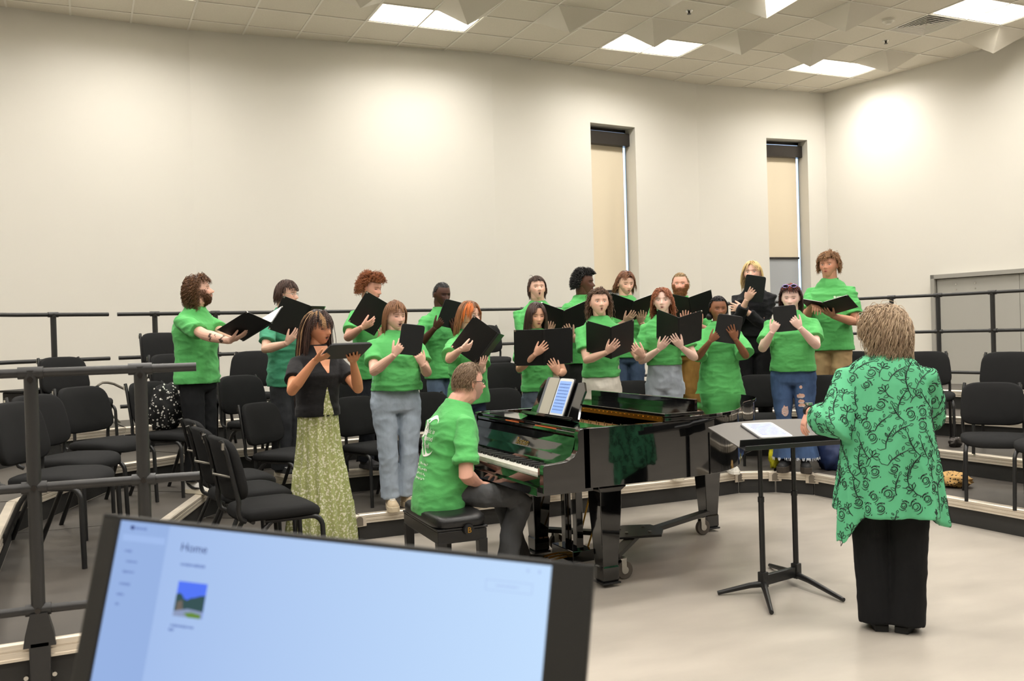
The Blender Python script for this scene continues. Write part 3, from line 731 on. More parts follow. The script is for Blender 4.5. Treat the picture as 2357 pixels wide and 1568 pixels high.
        rim.build('glasses_frame',CHROME if sp['glasses']=='thin' else BLK,g)
    if sp.get('shades'):
        g=empty('sunglasses',(0,0,0)); g.parent=root; LM=mat('lilac_plastic',(176,160,226),.3)
        m=MB()
        for s in(-1,1): m.tube([HM@(Vector((s*.15+math.cos(t)*.11,.27,.50+math.sin(t)*.06))*hs) for t in [2*PI*i/16 for i in range(17)]],.0035,6)
        m.tube([HM@(Vector(q)*hs) for q in((-.05,.27,.51),(.05,.27,.51))],.003,5)
        for s in(-1,1): m.tube([HM@(Vector(q)*hs) for q in((s*.26,.27,.51),(s*.36,.02,.40),(s*.38,-.12,.3))],.003,5)
        m.build('frame',LM,g)
        for s in(-1,1):
            m=MB(); P=[HM@(Vector((s*.15+math.cos(t)*.105,.27,.50+math.sin(t)*.055))*hs) for t in [2*PI*i/16 for i in range(16)]]; m.add(P,[tuple(range(16))]); m.build('lens',mat('dark_lens',(30,28,34),.1),g)
    # ---- shirt
    G_=sp.get('top',{})
    if G_:
        ls=G_.get('loose',1.0); hem=G_.get('hem',.47); tc=G_.get('col',(66,178,82)); m=MB()
        wl=[(hem,.092+.012*(ls-1)*4,.070),(hem+.03,.093+.01*(ls-1)*4,.071),(.56,.090,.070),(.62,.086,.067),(.68,.089,.070),(.735,.095,.074),(.772,.096,.070),(.800,.088,.060),(.822,.070,.052),(.838,.054,.046),(.850,.045,.041),(.858,.038,.038)]
        wl=[q for q in wl if q[0]>=hem]
        R=[]
        for zf,w,d in wl:
            ww=w*bw*(1+.10*(ls-1) if zf>.75 else ls); 
            if fem and zf<.7: ww*=1-.03*fem
            if zf>.80: ww=w*min(bw,1.1)
            dd=d*(ls if zf<.8 else 1)*(.55+.45*bw)
            yo=(.012 if fem and .68<zf<.76 else 0)+bel*.02*gs(zf-.6,.07)
            if G_.get('flare') and zf<.62: ww*=1+G_['flare']*(.62-zf)/.15
            dd+=bel*.02*gs(zf-.6,.08)
            R.append([T(x*H,(yo+yy)*H,zf*H) for x,yy in sup(ww,dd,30,2.5)])
        m.rings(R)
        sl=G_.get('sleeve',.72); sr=G_.get('sr',.062)
        for s,nm in((1,'R'),(-1,'L')):
            S,E,W=arms[nm]; g=(.7+.3*bw)*k; inn=T(s*sw*.5,0,.797*H)
            if sl<=1:
                P=[inn,S+Vector((0,0,.002)),S.lerp(E,sl*.45),S.lerp(E,sl*.8),S.lerp(E,sl)]; r=[.040*g,.054*g*(.9+.1*ls),sr*g*.95,sr*g*1.0*ls**.5,sr*g*1.06*ls**.5]
            else:
                e2=E.lerp(W,sl-1); P=[inn,S,S.lerp(E,.5),E,e2]; r=[.048*g,.054*g,.056*g,sr*.9*g,sr*.72*g]
            m.tube(P,r,18)
        v,nr,f=voxel(m,.0068,3,.5)
        v=fold(v,nr,G_.get('fold',.013)*k,5,G_.get('fz',11),sp.get('seed',1)*3.7)
        o=npmesh(G_.get('name','t_shirt'),v,f,G_.get('mat') or mat(G_.get('mname','green_cotton'),tc,.85,spec=.2,bump=.25,bscale=28,sheen=.1,stretch=(1,1,1.8)),root)
        # ribbed collar
        if G_.get('collar',1):
            m=MB(); P=[]
            for i in range(25):
                a_=2*PI*i/24; P.append(T(math.cos(a_)*.0395*H*(.9+.1*min(bw,1.1)),(.002+math.sin(a_)*.039)*H,(.856-.012*max(0,math.sin(a_))*(2.2 if G_.get('vneck') and abs(math.cos(a_))<.5 else 1)-.0*0)*H))
            m.tube(P,.0055*k,8); m.build('collar',mat(G_.get('mname','green_cotton')+'_rib',tuple(int(q*.93) for q in tc),.85),o,True)
        for (pm_,poly) in G_.get('patch',[]):
            from mathutils.bvhtree import BVHTree
            bv=BVHTree.FromPolygons([Vector(p) for p in v],f); m=MB(); N_=10
            def pj(x,zz):
                o_=T(x*H,.5,zz*H); h=bv.ray_cast(o_,T(x*H,-.5,zz*H)-o_); return (h[0]+h[1]*.003) if h[0] is not None else T(x*H,.07*H,zz*H)
            for (l0,r0,z0),(l1,r1,z1) in zip(poly,poly[1:]):
                for i in range(6):
                    za,zb_=z0+(z1-z0)*i/6,z0+(z1-z0)*(i+1)/6; la,lb=l0+(l1-l0)*i/6,l0+(l1-l0)*(i+1)/6; ra_,rb_=r0+(r1-r0)*i/6,r0+(r1-r0)*(i+1)/6
                    A_=[pj(la+(ra_-la)*q/8,za) for q in range(9)]; B_=[pj(lb+(rb_-lb)*q/8,zb_) for q in range(9)]
                    m.add(A_+B_,[(q,q+1,10+q,9+q) for q in range(8)])
            m.build('dress_front' if pm_ is not None else 'neckline_skin',pm_ or mat('skin_flat_%d'%sp['seed'],SKIN[sp['skin']] if isinstance(sp['skin'],str) else sp['skin'],.5),o,True)
        if G_.get('logo'):
            lx,ly=G_['logo'] if not isinstance(G_['logo'],bool) else (-.036,.745)
            from mathutils.bvhtree import BVHTree
            bv=BVHTree.FromPolygons([Vector(p) for p in v],f)
            def proj(x,zz,off=.0015):
                o_=T(x,.5,zz); h=bv.ray_cast(o_,T(x,-.5,zz)-o_)
                return (h[0]+h[1]*off) if h[0] is not None else T(x,.07*H,zz)
            cx,cz=lx*H,ly*H; m=MB()
            pts=[proj(cx+math.cos(a_)*.0095*k,cz+math.sin(a_)*.011*k,.002) for a_ in [2*PI*i/16 for i in range(16)]]; cc=proj(cx,cz,.0025)
            m.add([cc]+pts,[(0,1+(i+1)%16,1+i) for i in range(16)])
            for zz,w in((.003,.052),(-.004,.056)):
                n_=10; top=[proj(cx-(.014+w*i/n_)*k,cz+(zz+.0019)*k,.002) for i in range(n_+1)]; bo=[proj(cx-(.014+w*i/n_)*k,cz+(zz-.0019)*k,.002) for i in range(n_+1)]
                m.add(top+bo,[(i,i+1,n_+2+i,n_+1+i) for i in range(n_)])
            m.build('chest_print',mat('print_pale',(222,238,214),.8),o)
    # ---- legs
    L_=sp.get('pants',{}); kind=L_.get('kind','straight'); pc=L_.get('col',(60,60,64)); fx=sp.get('feet',.085)*k
    lw=L_.get('w',1.0)
    pm=L_.get('mat') or mat('trousers_%d_%d_%d'%pc,pc,.85,spec=.2,bump=.35,bscale=26,var=L_.get('var',.12),vscale=9,stretch=(1,1,.6))
    feet=[]
    if kind!='skirt' and not seat:
        m=MB(); wst=L_.get('waist',.655)
        def hr2(zf,w,d): return [Vector((x*H,yy*H,zf*H)) for x,yy in sup(w*bw,d*(.6+.4*bw),26,2.4)]
        m.rings([hr2(wst,.080,.058),hr2(.56,.086,.062),hr2(.51,.092,.066),hr2(.475,.088,.062),hr2(.46,.06,.05)])
        for s in(-1,1):
            fy=sp.get('fy',(0,0))[0 if s>0 else 1]*k; foot=Vector((s*fx,fy,0)); hip=Vector((s*.046*H*bw,0,.50*H)); kn=hip.lerp(Vector((foot.x,foot.y,.05*H)),.48)+Vector((0,.012*H,0)); feet.append((s,foot))
            ra={'straight':(.052,.050,.041,.040,.040),'wide':(.054,.053,.049,.050,.052),'flare':(.053,.050,.037,.047,.066),'slim':(.050,.047,.036,.030,.027),'shorts':(.053,.052,.05,.05,.05)}[kind]
            ra=[q*H*lw*(.55+.45*bw) for q in ra]; an=Vector((foot.x,foot.y-.005*H,L_.get('end',.035)*H))
            if kind=='shorts': an=kn+Vector((0,0,.0)); m.tube([hip,hip.lerp(kn,.4),hip.lerp(kn,.95)],[ra[0],ra[1],ra[1]],18)
            else: m.tube([hip,hip.lerp(kn,.4),kn,kn.lerp(an,.55),an],ra,18)
        v,nr,f=voxel(m,.0085,3,.5); v=fold(v,nr,L_.get('fold',.009)*k,6,L_.get('fz',7),sp.get('seed',1)*1.9+4)
        po=npmesh(L_.get('name','trousers'),v,f,pm,root)
        if kind=='shorts':
            for s,foot in feet:
                m=MB(); kn=Vector((foot.x*.9,.012*H,.27*H)); m.tube([kn+Vector((0,0,.05)),kn,kn.lerp(foot,.4),Vector((foot.x,foot.y,.05*H))],[.036*H,.033*H,.032*H,.021*H],12); cmb=np.repeat(skin[None],len(m.v),0); npmesh('bare_leg',np.array(m.v),m.f,vcmat('skin',.5),root,cmb)
        if L_.get('fray'):
            m=MB(); rnd=random.Random(3)
            for s,foot in feet:
                for i in range(70):
                    a_=rnd.random()*6.28; r=.066*H*lw*(.55+.45*bw); b=Vector((foot.x+math.cos(a_)*r,foot.y-.005*H+math.sin(a_)*r,L_['end']*H+.004)); m.tube([b,b+Vector((rnd.gauss(0,.004),rnd.gauss(0,.004),-.018-.012*rnd.random()))],.0022,4)
            m.build('frayed_hem',mat('fray_white',(214,218,224),.9),po)
        if L_.get('rips'):
            from mathutils.bvhtree import BVHTree
            bv=BVHTree.FromPolygons([Vector(p) for p in v],f); m=MB(); rnd=random.Random(9)
            for (x,zz,rw,rh) in L_['rips']:
                n_=14; pts=[]
                for i in range(n_):
                    a_=2*PI*i/n_; q=1+.3*noise.noise(Vector((i*.9,x*30,zz*9))); X_,Z_=x+math.cos(a_)*rw*q,zz+math.sin(a_)*rh*q
                    h=bv.ray_cast(Vector((X_,.6,Z_)),Vector((0,-1,0))); pts.append(h[0]+Vector((0,.003,0)) if h[0] else Vector((X_,.08,Z_)))
                h=bv.ray_cast(Vector((x,.6,zz)),Vector((0,-1,0))); c0=(h[0] or Vector((x,.08,zz)))+Vector((0,.004,0)); m.cur=0
                m.add([c0]+pts,[(0,1+i,1+(i+1)%n_) for i in range(n_)]); m.cur=1
                for j in range(int(rh/.006)):
                    zz2=zz-rh*.8+j*.012*rh/.03*.5; hw=rw*.9*math.sqrt(max(.05,1-((zz2-zz)/rh)**2)); P=[]
                    if abs(zz2-zz)>rh: continue
                    for t in(-1,-.5,0,.5,1):
                        h=bv.ray_cast(Vector((x+t*hw,.6,zz2+.003*rnd.uniform(-1,1))),Vector((0,-1,0)))
                        if h[0]: P.append(h[0]+Vector((0,.006,0)))
                    if len(P)>1: m.tube(P,.0014,4)
            m.build('ripped_holes',[mat('rip_skin',(216,172,152),.7),_M.get('fray_white') or mat('fray_white',(214,218,224),.9)],po)
    elif kind=='skirt':
        m=MB(); R=[]; n_=96
        for i,zf in enumerate([.615,.59,.54,.50,.44,.38,.37,.365,.30,.24,.23,.225,.16,.10,.045,.03]):
            w=.080+.050*sm(.6,.0,np.array(zf))*1.25; w=float(w)*bw*L_.get('w',1); dpt=w*.82; am=.0025+.011*(.6-zf)/.6
            if zf in(.365,.225): w*=1.035
            R.append([Vector((math.cos(t)*(w+am*math.sin(t*17+zf*4)+am*.6*math.sin(t*29+2))*H,math.sin(t)*(dpt+am*math.sin(t*17+zf*4))*H,zf*H)) for t in [2*PI*j/n_ for j in range(n_)]])
        m.rings(R); m.build('skirt',pm,root,True)
        for s in(-1,1): feet.append((s,Vector((s*fx,0,0))))
    elif seat:
        m=MB(); gz=seat
        R=[]
        for yy,zc,w,hh in((-.055,.045,.05,.035),(-.046,.05,.078,.050),(-.01,.055,.088,.058),(.04,.055,.092,.058),(.08,.055,.085,.052)):
            R.append([Vector((x*H*bw,yy*H,gz+zc+z2)) for x,z2 in sup(w,hh,22,2.6)])
        m.rings(R); 
        for (s,kn,ft) in L_['legs']:
            hip=Vector((s*.055*H,0,gz+.075)); kn=Vector(kn); ft=Vector(ft); feet.append((s,Vector((ft.x,ft.y,0))))
            m.tube([hip,hip.lerp(kn,.5),kn-Vector((0,.03,-.0)),kn+Vector((0,.025,-.035)),kn.lerp(ft,.45),Vector((ft.x,ft.y,.07))],[.078*k,.078*k,.072*k,.068*k,.068*k,.066*k],18)
        v,nr,f=voxel(m,.008,3,.5); v=fold(v,nr,.012,7,7,2.2); npmesh('trousers',v,f,pm,root)
    # ---- shoes
    sc_=sp.get('shoe',{}); 
    for s,foot in feet:
        if sc_.get('hide'): continue
        fz=foot.z; m=MB(); R=[]; L=.27*k*(1-.06*fem); toe=sp.get('toe',.18)*s
        Rm=Matrix.Rotation(-toe,3,'Z')
        def fr2(p): return foot+Rm@Vector(p)
        sh_h=sc_.get('sole',.028)
        for y,w,h in((-.075,.028,.075),(-.06,.036,.085),(-.02,.038,.092),(.03,.041,.075),(.08,.047,.055),(.13,.048,.045),(.17,.040,.038),(.192,.022,.026)):
            R.append([fr2((x*k,(y*L/.27),sh_h+max(0,zz)*h)) for x,zz in [(math.cos(t)*w,math.sin(t)) for t in [PI*j/9 for j in range(10)]]])
        m.rings(R); so=m.build('shoe',mat('shoe_%d_%d_%d'%sc_.get('col',(30,30,30)),sc_.get('col',(30,30,30)),.6,var=sc_.get('var',0),vscale=30),root,'auto',ang=60)
        m=MB(); m.prism([(fr2((x*k,y*L/.27,0)).x,fr2((x*k,y*L/.27,0)).y) for x,y in((-.034,-.082),(.034,-.082),(.042,-.03),(.045,.04),(.052,.11),(.046,.165),(.025,.197),(-.025,.197),(-.046,.165),(-.052,.11),(-.045,.04),(-.042,-.03))],0.0,sh_h+.006); m.build('sole',mat('sole_%d'%sc_.get('solecol',(230,226,214))[0],sc_.get('solecol',(230,226,214)),.7),so,bevel=.004)
        m=MB()
        if sc_.get('lace'):
            for i in range(5):
                y=(.02+.022*i)*L/.27; m.tube([fr2((-.022*k,y,sh_h+.072-.006*i)),fr2((0,y+.006,sh_h+.082-.009*i)),fr2((.022*k,y,sh_h+.072-.006*i))],.003,5)
            m.build('laces',PAPER,so)
        if sc_.get('swoosh'):
            m=MB(); P=[fr2((.0445*k*s,y,zz)) for y,zz in((.09,.072),(.05,.052),(.015,.045),(-.02,.05),(-.05,.062))]
            for q in(1,-1): pass
            m.tube([fr2(((.052)*k*s,.10,.050)),fr2((.050*k*s,.05,.046)),fr2((.044*k*s,.01,.052)),fr2((.040*k*s,-.03,.07)),fr2((.037*k*s,-.055,.088))],[.003,.008,.010,.007,.002],8); m.build('side_mark',BLK,so,True)
    return root,Mw,HM,hs,arms,T
# ---- folders and tablets
PAGES=mat('sheet_pages',(236,234,228),.75)
FOLD=mat('folder_black',(19,20,20),.5,bump=.06,bscale=300)
def folder(label,M,ang=30,w=.235,h=.30,pages=True,green=False,strap=True,group='black choral folders'):
    """M: spine centre; x right, y up the spine, z = side the pages face"""
    r=empty('music_folder',(0,0,0),0,label,'folder',group); r.matrix_world=M
    for s in(-1,1):
        a=math.radians(ang if not isinstance(ang,tuple) else ang[0 if s<0 else 1]); Rm=Matrix.Rotation(-s*a,3,'Y')      # wings fold toward +z
        m=MB(); m.box(Rm@Vector((s*(w/2+.006),0,0)),(w,h,.004),Rm); m.build('cover',FOLD,r,bevel=.002)
        if pages:
            m=MB(); m.box(Rm@Vector((s*(w/2+.004),0,.005)),(w-.02,h-.012,.004),Rm); m.build('pages',PAGES,r)
        m=MB()
        for sy in(-1,1):
            c=Rm@Vector((s*(w-.004),sy*(h/2-.008),0)); m.box(c,(.014,.014,.007),Rm)
        m.build('metal_corners',CHROME,r)
    m=MB(); m.box((0,0,-.003),(.02,h,.006)); m.build('spine',FOLD,r,bevel=.002)
    return r
def hold_frame(Mw,c,tilt,yaw=0,roll=0):
    """frame of a held thing: c world centre, tilt 0 flat..90 upright, in the holder's facing"""
    t=math.radians(tilt); R=Mw.to_3x3()@Matrix.Rotation(math.radians(yaw),3,'Z')
    X=R@Vector((1,0,0)); U=R@Vector((0,math.cos(t),math.sin(t))); N=X.cross(U)
    q=math.radians(roll); X2=X*math.cos(q)+U*math.sin(q); U2=U*math.cos(q)-X*math.sin(q)
    return M4(X2,U2,N,c)
def grip(M,fx,fy,phi,off=.020,back=.078,palm=1,curl=(.12,.15,.2),spread=.2,k=1,**kw):
    X,U,N=[Vector((M[0][i],M[1][i],M[2][i])) for i in range(3)]; c=M.translation
    fx=-fx; p=-math.radians(phi*1.35); spread*=.62; d=U*math.cos(p)+X*math.sin(p)
    P=c+X*fx+U*fy-N*off*palm
    return dict(w=P-d*back-N*.004*palm,d=d,n=N*palm,world=True,curl=curl,spread=spread,**kw)
def plan_hit(px,poly):
    r=ray(px,900); best=None
    for a,b in zip(poly,poly[1:]):
        dx,dy=b[0]-a[0],b[1]-a[1]; det=r.x*(-dy)+dx*r.y
        if abs(det)<1e-9: continue
        t=(a[0]*(-dy)+dx*a[1])/det; s=(r.x*a[1]-r.y*a[0])/det
        if -.001<=s<=1.001 and t>0 and (best is None or t<best[0]): best=(t,Vector((r.x*t,r.y*t)))
    return best[1] if best else None
PP=[None,P1,P2,P3,P4,P5]
def tierline(t,f): return [(a[0]+(b[0]-a[0])*f,a[1]+(b[1]-a[1])*f) for a,b in zip(PP[t],PP[t+1])]
def on_tier(px,t,f): return plan_hit(px,tierline(t,f))
def pix(p):
    q=Vector(p)-CO; d=q.dot(CF); return 1178.5+FPX*q.dot(CR)/d, 784-FPX*q.dot(CU)/d, d
def tchair(px,t,f,label,turn=0,exp=None):
    p=on_tier(px,t,f) if f<1 else at(px,900,f).to_2d()
    z=.2*t
    o=CH0 if CHN[0]==0 else copy_tree(CH0); CHN[0]+=1
    v=CP-p; a=math.atan2(v.y,v.x)-PI/2+math.radians(turn)
    bk=rotz(a)@Vector((0,-.29,0))
    o.location=(p.x-bk.x,p.y-bk.y,z); o.rotation_euler=(0,0,a)
    tag(o,label,'chair','musician chairs on the risers')
    q=pix((p.x,p.y,z+.875))
    if exp: print('CHAIR',px,t,'top y %.0f want %d'%(q[1],exp))
    return o
CL=[(140,3,8.35,'black padded chair on the third riser tier in front of the folded tube frame',0,824),
(180,2,6.7,'black padded chair just left of the chair with the patterned bag',0,890),
(72,2,5.75,'black padded chair behind the near railing post, third from the photo left',0,912),
(18,2,5.0,'black padded chair at the left photo edge behind the near railing',0,927),
(335,2,.62,'black padded chair with the black and white patterned bag on it',8,877),
(372,4,.5,'highest black chair, behind the curly-haired singer beside the rear rail',0,769),
(392,3,.6,'black padded chair half hidden behind the curly-haired singer at his back',0,815),
(548,2,.78,'black padded chair between the curly-haired and the teal-shirted singers',0,862),
(592,3,.5,'black chair seen edge-on left of the teal-shirted singer against the rear rail',-50,808),
(588,1,.78,'black padded chair on the lowest tier left of the singer in the long skirt',12,928),
(770,2,.78,'black chair hidden behind the singer in the long skirt and black cardigan',0,None),
(812,1,.75,'black padded chair between the long skirt and the light blue jeans',0,912),
(976,1,.75,'black padded chair just left of the seated pianist head',0,905),
(1010,2,.78,'black chair behind the orange-haired singer with glasses',0,None),
(1150,2,.78,'black padded chair with high back right of the orange-haired singer',0,832),
(1145,1,.75,'black padded chair between the pianist head and the music desk',0,893),
(1112,4,.5,'black chair on the top tier right above the orange-haired singer folder',0,750),
(1300,2,.78,'black chair behind the long dark-haired singer and her folder',0,None),
(1452,1,.75,'black padded chair between the white trousers and the grey jeans',0,875),
(1590,2,.8,'black chair behind the singer in the oversized green shirt',0,None),
(1748,1,.82,'black chair hidden behind the ripped blue jeans, left side',0,None),
(1898,1,.72,'black padded chair between the ripped jeans and the conductor sleeve',0,860),
(1962,2,.78,'black chair peeking out right of the khaki trousers',0,805),
(2130,2,.62,'black padded chair right behind the conductor shoulder',8,805),
(2325,2,.56,'black padded chair at the right edge, on the second tier',0,804),
(2283,1,.5,'black padded chair on the lowest tier right of the conductor',14,868),
(2440,1,.5,'black padded chair cut by the right edge of the photo, lowest tier',8,None)]
for px,t,f,l,tn,ex in CL: tchair(px,t,f,l,tn,ex)
# three chairs in a row at the near left, on the lowest tier
def wchair(x,y,z,deg,label):
    o=copy_tree(CH0); o.location=(x,y,z); o.rotation_euler=(0,0,math.radians(deg)); tag(o,label,'chair','musician chairs on the risers'); return o
for px,py,d,l in((497,1003,4.85,'nearest black padded chair, whole seat showing above the laptop screen'),(455,983,5.4,'second of the three close black chairs in line above the laptop screen'),(437,960,5.95,'farthest of the three close black chairs in line above the laptop screen')):
    p=at(px,py,d); a=math.radians(-84); bk=rotz(a)@Vector((0,-.29,0)); wchair(p.x-bk.x,p.y-bk.y,.2,-84,l); print('W',p)
# ================================================================ PIANO
PR=empty('grand_piano',(2.27,4.57,0),math.radians(0),'black glossy grand piano on a wheeled dolly, lid closed with front flap folded back','piano')
ZR=1.0
TOPO=[(.26,0),(.98,.0),(1.25,.05),(1.49,.2),(1.69,.42),(1.86,.6),(2.06,.74),(2.2,.9),(2.28,1.1),(2.26,1.32),(2.12,1.47),(1.9,1.53),(.26,1.53)]
def smoothpoly(P,n=4):
    out=[]
    for i in range(len(P)):
        out.append(P[i])
    return out
def catmull(P,n=5):
    P=[Vector(p) for p in P]; out=[]
    for i in range(len(P)-1):
        a=P[max(i-1,0)];b=P[i];c=P[i+1];d=P[min(i+2,len(P)-1)]
        for k in range(n):
            t=k/n; out.append(.5*((2*b)+(c-a)*t+(2*a-5*b+4*c-d)*t*t+(-a+3*b-3*c+d)*t**3))
    out.append(P[-1]); return out
curve=[(.98,0)]+[(p.x,p.y) for p in catmull(TOPO[1:12],5)][1:-1]+[(1.9,1.53)]
outer=[(.26,0)]+curve+[(.26,1.53)]
def offs(poly,k):
    out=[]
    for i,p in enumerate(poly):
        a=Vector(poly[max(i-1,0)]);b=Vector(poly[min(i+1,len(poly)-1)]); d=(b-a).normalized(); out.append((p[0]-d.y*k,p[1]+d.x*k))
    return out
inner=offs(outer,.045)
m=MB(); n=len(outer)
for zz in(0,): 
    v=[(x,y,.66) for x,y in outer]+[(x,y,ZR) for x,y in outer]+[(x,y,ZR) for x,y in inner]+[(x,y,.66) for x,y in inner]; f=[]
    for i in range(n-1):
        f+=[(i,i+1,n+i+1,n+i),(n+i,n+i+1,2*n+i+1,2*n+i),(2*n+i,2*n+i+1,3*n+i+1,3*n+i),(3*n+i,3*n+i+1,i+1,i)]
    f+=[(0,n,2*n,3*n),(n-1,4*n-1,3*n-1,2*n-1)]
    m.add(v,f)
# arms with the curved cheeks
arm=[(.0,.655),(.0,.80),(.01,.812),(.09,.815),(.15,.822),(.195,.845),(.222,.885),(.228,.93),(.222,.965),(.235,.995),(.26,1.0),(.3,1.0),(.3,.655)]
for y0 in(0,1.485):
    m.add([(x,y0,z) for x,z in arm]+[(x,y0+.045,z) for x,z in arm],[tuple(range(13)),tuple(range(13,26))[::-1]]+[(i,13+i,13+(i+1)%13,(i+1)%13) for i in range(13)])
m.build('rim',PIANO,PR,'auto',bevel=.002)
m=MB(); m.box((.16,.765,.66),(.36,1.44,.05)); m.box((.012,.765,.70),(.024,1.44,.08)); m.box((.12,.075,.745),(.2,.07,.09)); m.box((.12,1.455,.745),(.2,.07,.09)); m.build('keybed',PIANO,PR,bevel=.003)
m=MB(); m.prism([(x,y) for x,y in offs(outer,.03)],.655,.675); m.build('soundboard',mat('spruce',(150,100,55),.5),PR)
m=MB(); ky0,ky1=.12,1.41; kw=(ky1-ky0)/52
for i in range(52): m.box((.098,ky0+kw*(i+.5),.75),(.148,kw-.0012,.022))
m.build('white_keys',IVORY,PR,bevel=.001)['kind']='stuff'
m=MB()
for i in range(51):
    if (i%7) in(0,1,3,4,5): m.box((.125,ky0+kw*(i+1),.768),(.094,.012,.018))
m.build('black_keys',EBONY,PR,bevel=.001)['kind']='stuff'
m=MB(); fb=[(.172,.775),(.176,.79),(.2,.84),(.222,.90),(.232,.945),(.26,.95),(.26,.77)]
m.add([(x,.05,z) for x,z in fb]+[(x,1.48,z) for x,z in fb],[tuple(range(7)),tuple(range(7,14))[::-1]]+[(i,7+i,7+(i+1)%7,(i+1)%7) for i in range(7)]); m.build('fallboard',PIANO,PR)
m=MB(); m.box((.19,.765,.777),(.006,1.3,.006)); m.build('key_strip',CHROME,PR)
m=MB(); m.box((.245,.765,.965),(.03,1.43,.02)); m.box((.35,.765,.985),(.2,1.43,.02)); m.build('front_rail',PIANO,PR,bevel=.003)
m=MB(); m.box((.232,.42,.978),(.004,.28,.006)); m.box((.232,.9,.978),(.004,.2,.006)); m.build('felt_strip',COPPER,PR)
m=MB(); m.box((.62,.765,.945),(.3,1.4,.012)); m.build('tuning_plate',mat('plate_gold',(120,86,36),.4,metal=.8),PR)
m=MB()
for i in range(40): m.tube([(.56+.12*((i%3)/2),.12+i*.033,.95),(.56+.12*((i%3)/2),.12+i*.033,.975)],.004,6)
m.build('tuning_pins',CHROME,PR)
# lid, flap, hinge and lip
def cutx(poly,x0): return [(x0,-.014)]+[(x,y) for x,y in offs(poly,-.014) if x>x0+.01]+[(x0,1.544)]
XL=.80
m=MB(); m.prism(cutx(outer,XL),1.004,1.026); m.build('lid',PIANO,PR,bevel=.003)
m=MB(); m.prism([(XL,-.012),(1.08,-.012),(1.08,1.542),(XL,1.542)],1.03,1.05); m.build('lid_flap',PIANO,PR,bevel=.003)
m=MB(); m.box((1.07,.68,1.083),(.02,1.26,.068)); m.build('flap_lip',PIANO,PR,bevel=.002)
m=MB(); m.box((XL-.004,.72,1.016),(.006,1.42,.03))
for i in range(26): m.tube([(XL-.008,.05+i*.053,1.02),(XL-.012,.05+i*.053,1.02)],.004,6)
m.build('hinge',GOLD,PR)
# music desk
MD=empty('music_desk',(.40,.66,1.0)); MD.parent=PR; MD.rotation_euler=(0,math.radians(22),0)
m=MB(); pf=[(-.33,.0),(.33,.0),(.33,.02),(.30,.11),(.31,.2),(.26,.255),(.1,.235),(-.1,.235),(-.26,.255),(-.31,.2),(-.30,.11),(-.33,.02)]
m.add([(0,y,z) for y,z in pf]+[(.014,y,z) for y,z in pf],[tuple(range(12)),tuple(range(12,24))[::-1]]+[(i,12+i,12+(i+1)%12,(i+1)%12) for i in range(12)]); m.build('desk_panel',PIANO,MD)
m=MB(); m.box((-.025,0,.0),(.06,.7,.012)); m.box((-.05,0,.008),(.006,.7,.016)); m.build('desk_ledge',PIANO,MD,bevel=.002)
# maker's lettering
def text(body,size,mt,parent,M,name='lettering',ext=.0005,shear=0):
    cu=bpy.data.curves.new('t','FONT'); cu.body=body; cu.size=size; cu.extrude=ext; cu.shear=shear; cu.align_x='CENTER'; cu.resolution_u=3
    to=bpy.data.objects.new('t',cu); C.objects.link(to); dg=bpy.context.evaluated_depsgraph_get(); me=bpy.data.meshes.new_from_object(to.evaluated_get(dg))
    bpy.data.objects.remove(to); o=bpy.data.objects.new(name,me); C.objects.link(o); me.materials.clear(); me.materials.append(mt); o.parent=parent; o.matrix_local=M; return o
def M4(x,y,z,o): 
    m=Matrix.Identity(4)
    for i in range(3): m[i][0]=x[i];m[i][1]=y[i];m[i][2]=z[i];m[i][3]=o[i]
    return m
fn=Vector((-.94,0,.34)).normalized(); 
text('Boston',.062,GOLD,PR,M4((0,-1,0),Vector((.34,0,.94)).normalized(),Vector((-.94,0,.34)).normalized(),(.1985,.70,.848)),shear=.25)
# legs, lyre, dolly
def pleg(x,y,foot=.03):
    m=MB(); R=[]
    for w,z in((.10,.66),(.095,.61),(.074,.585),(.074,.50),(.052,.13),(.056,.12),(.056,.045),(.048,foot)):
        R.append([Vector((x+sx*w,y+sy*w,z)) for sx,sy in((-1,-1),(1,-1),(1,1),(-1,1))])
    m.rings(R); m.build('leg',PIANO,PR,bevel=.004)
pleg(.56,.30); pleg(.56,1.23); pleg(2.0,1.22)
L=empty('pedal_lyre',(.63,.86,0)); L.parent=PR
m=MB(); m.box((0,-.08,.37),(.05,.055,.62)); m.box((0,.08,.37),(.05,.055,.62)); m.box((0,0,.65),(.12,.28,.04)); m.box((-.0,0,.085),(.16,.30,.075)); m.build('lyre_frame',PIANO,L,bevel=.004)
for dy in(-.06,0,.06):
    m=MB(); m.tube([(-.06,dy,.075),(-.14,dy,.07),(-.19,dy,.062)],[(.006,.012),(.006,.014),(.006,.018)],10,up=(0,0,1)); m.build('pedal',GOLD,L,'auto')
for dy in(-.1,.1):
    m=MB(); m.tube([(.06,dy*.6,.06),(.26,dy,.64)],.006,8); m.build('brace_rod',GOLD,L,'auto')
m=MB(); m.tube([(.04,-.03,.08),(.05,-.03,.64)],.004,8); m.tube([(.04,.03,.08),(.05,.03,.64)],.004,8); m.build('pedal_rod',GOLD,L)
DC=empty('piano_dolly',(3.36,5.38,0),0,'black steel three-arm dolly with casters under the grand piano','dolly')
ends={'a':(2.93,4.95),'b':(2.93,5.86),'c':(4.22,5.75)}
m=MB(); m.prism([(-.2,-.12),(.08,-.2),(.2,-.04),(.2,.12),(.02,.2),(-.2,.14)],.165,.18); m.build('hub_plate',BLACKM,DC,bevel=.004)
m=MB()
for x,y in((-.1,-.05),(.05,-.1),(.1,.06),(-.08,.08)): m.tube([(x,y,.18),(x,y,.19)],.012,6)
m.build('bolt',CHROME,DC)
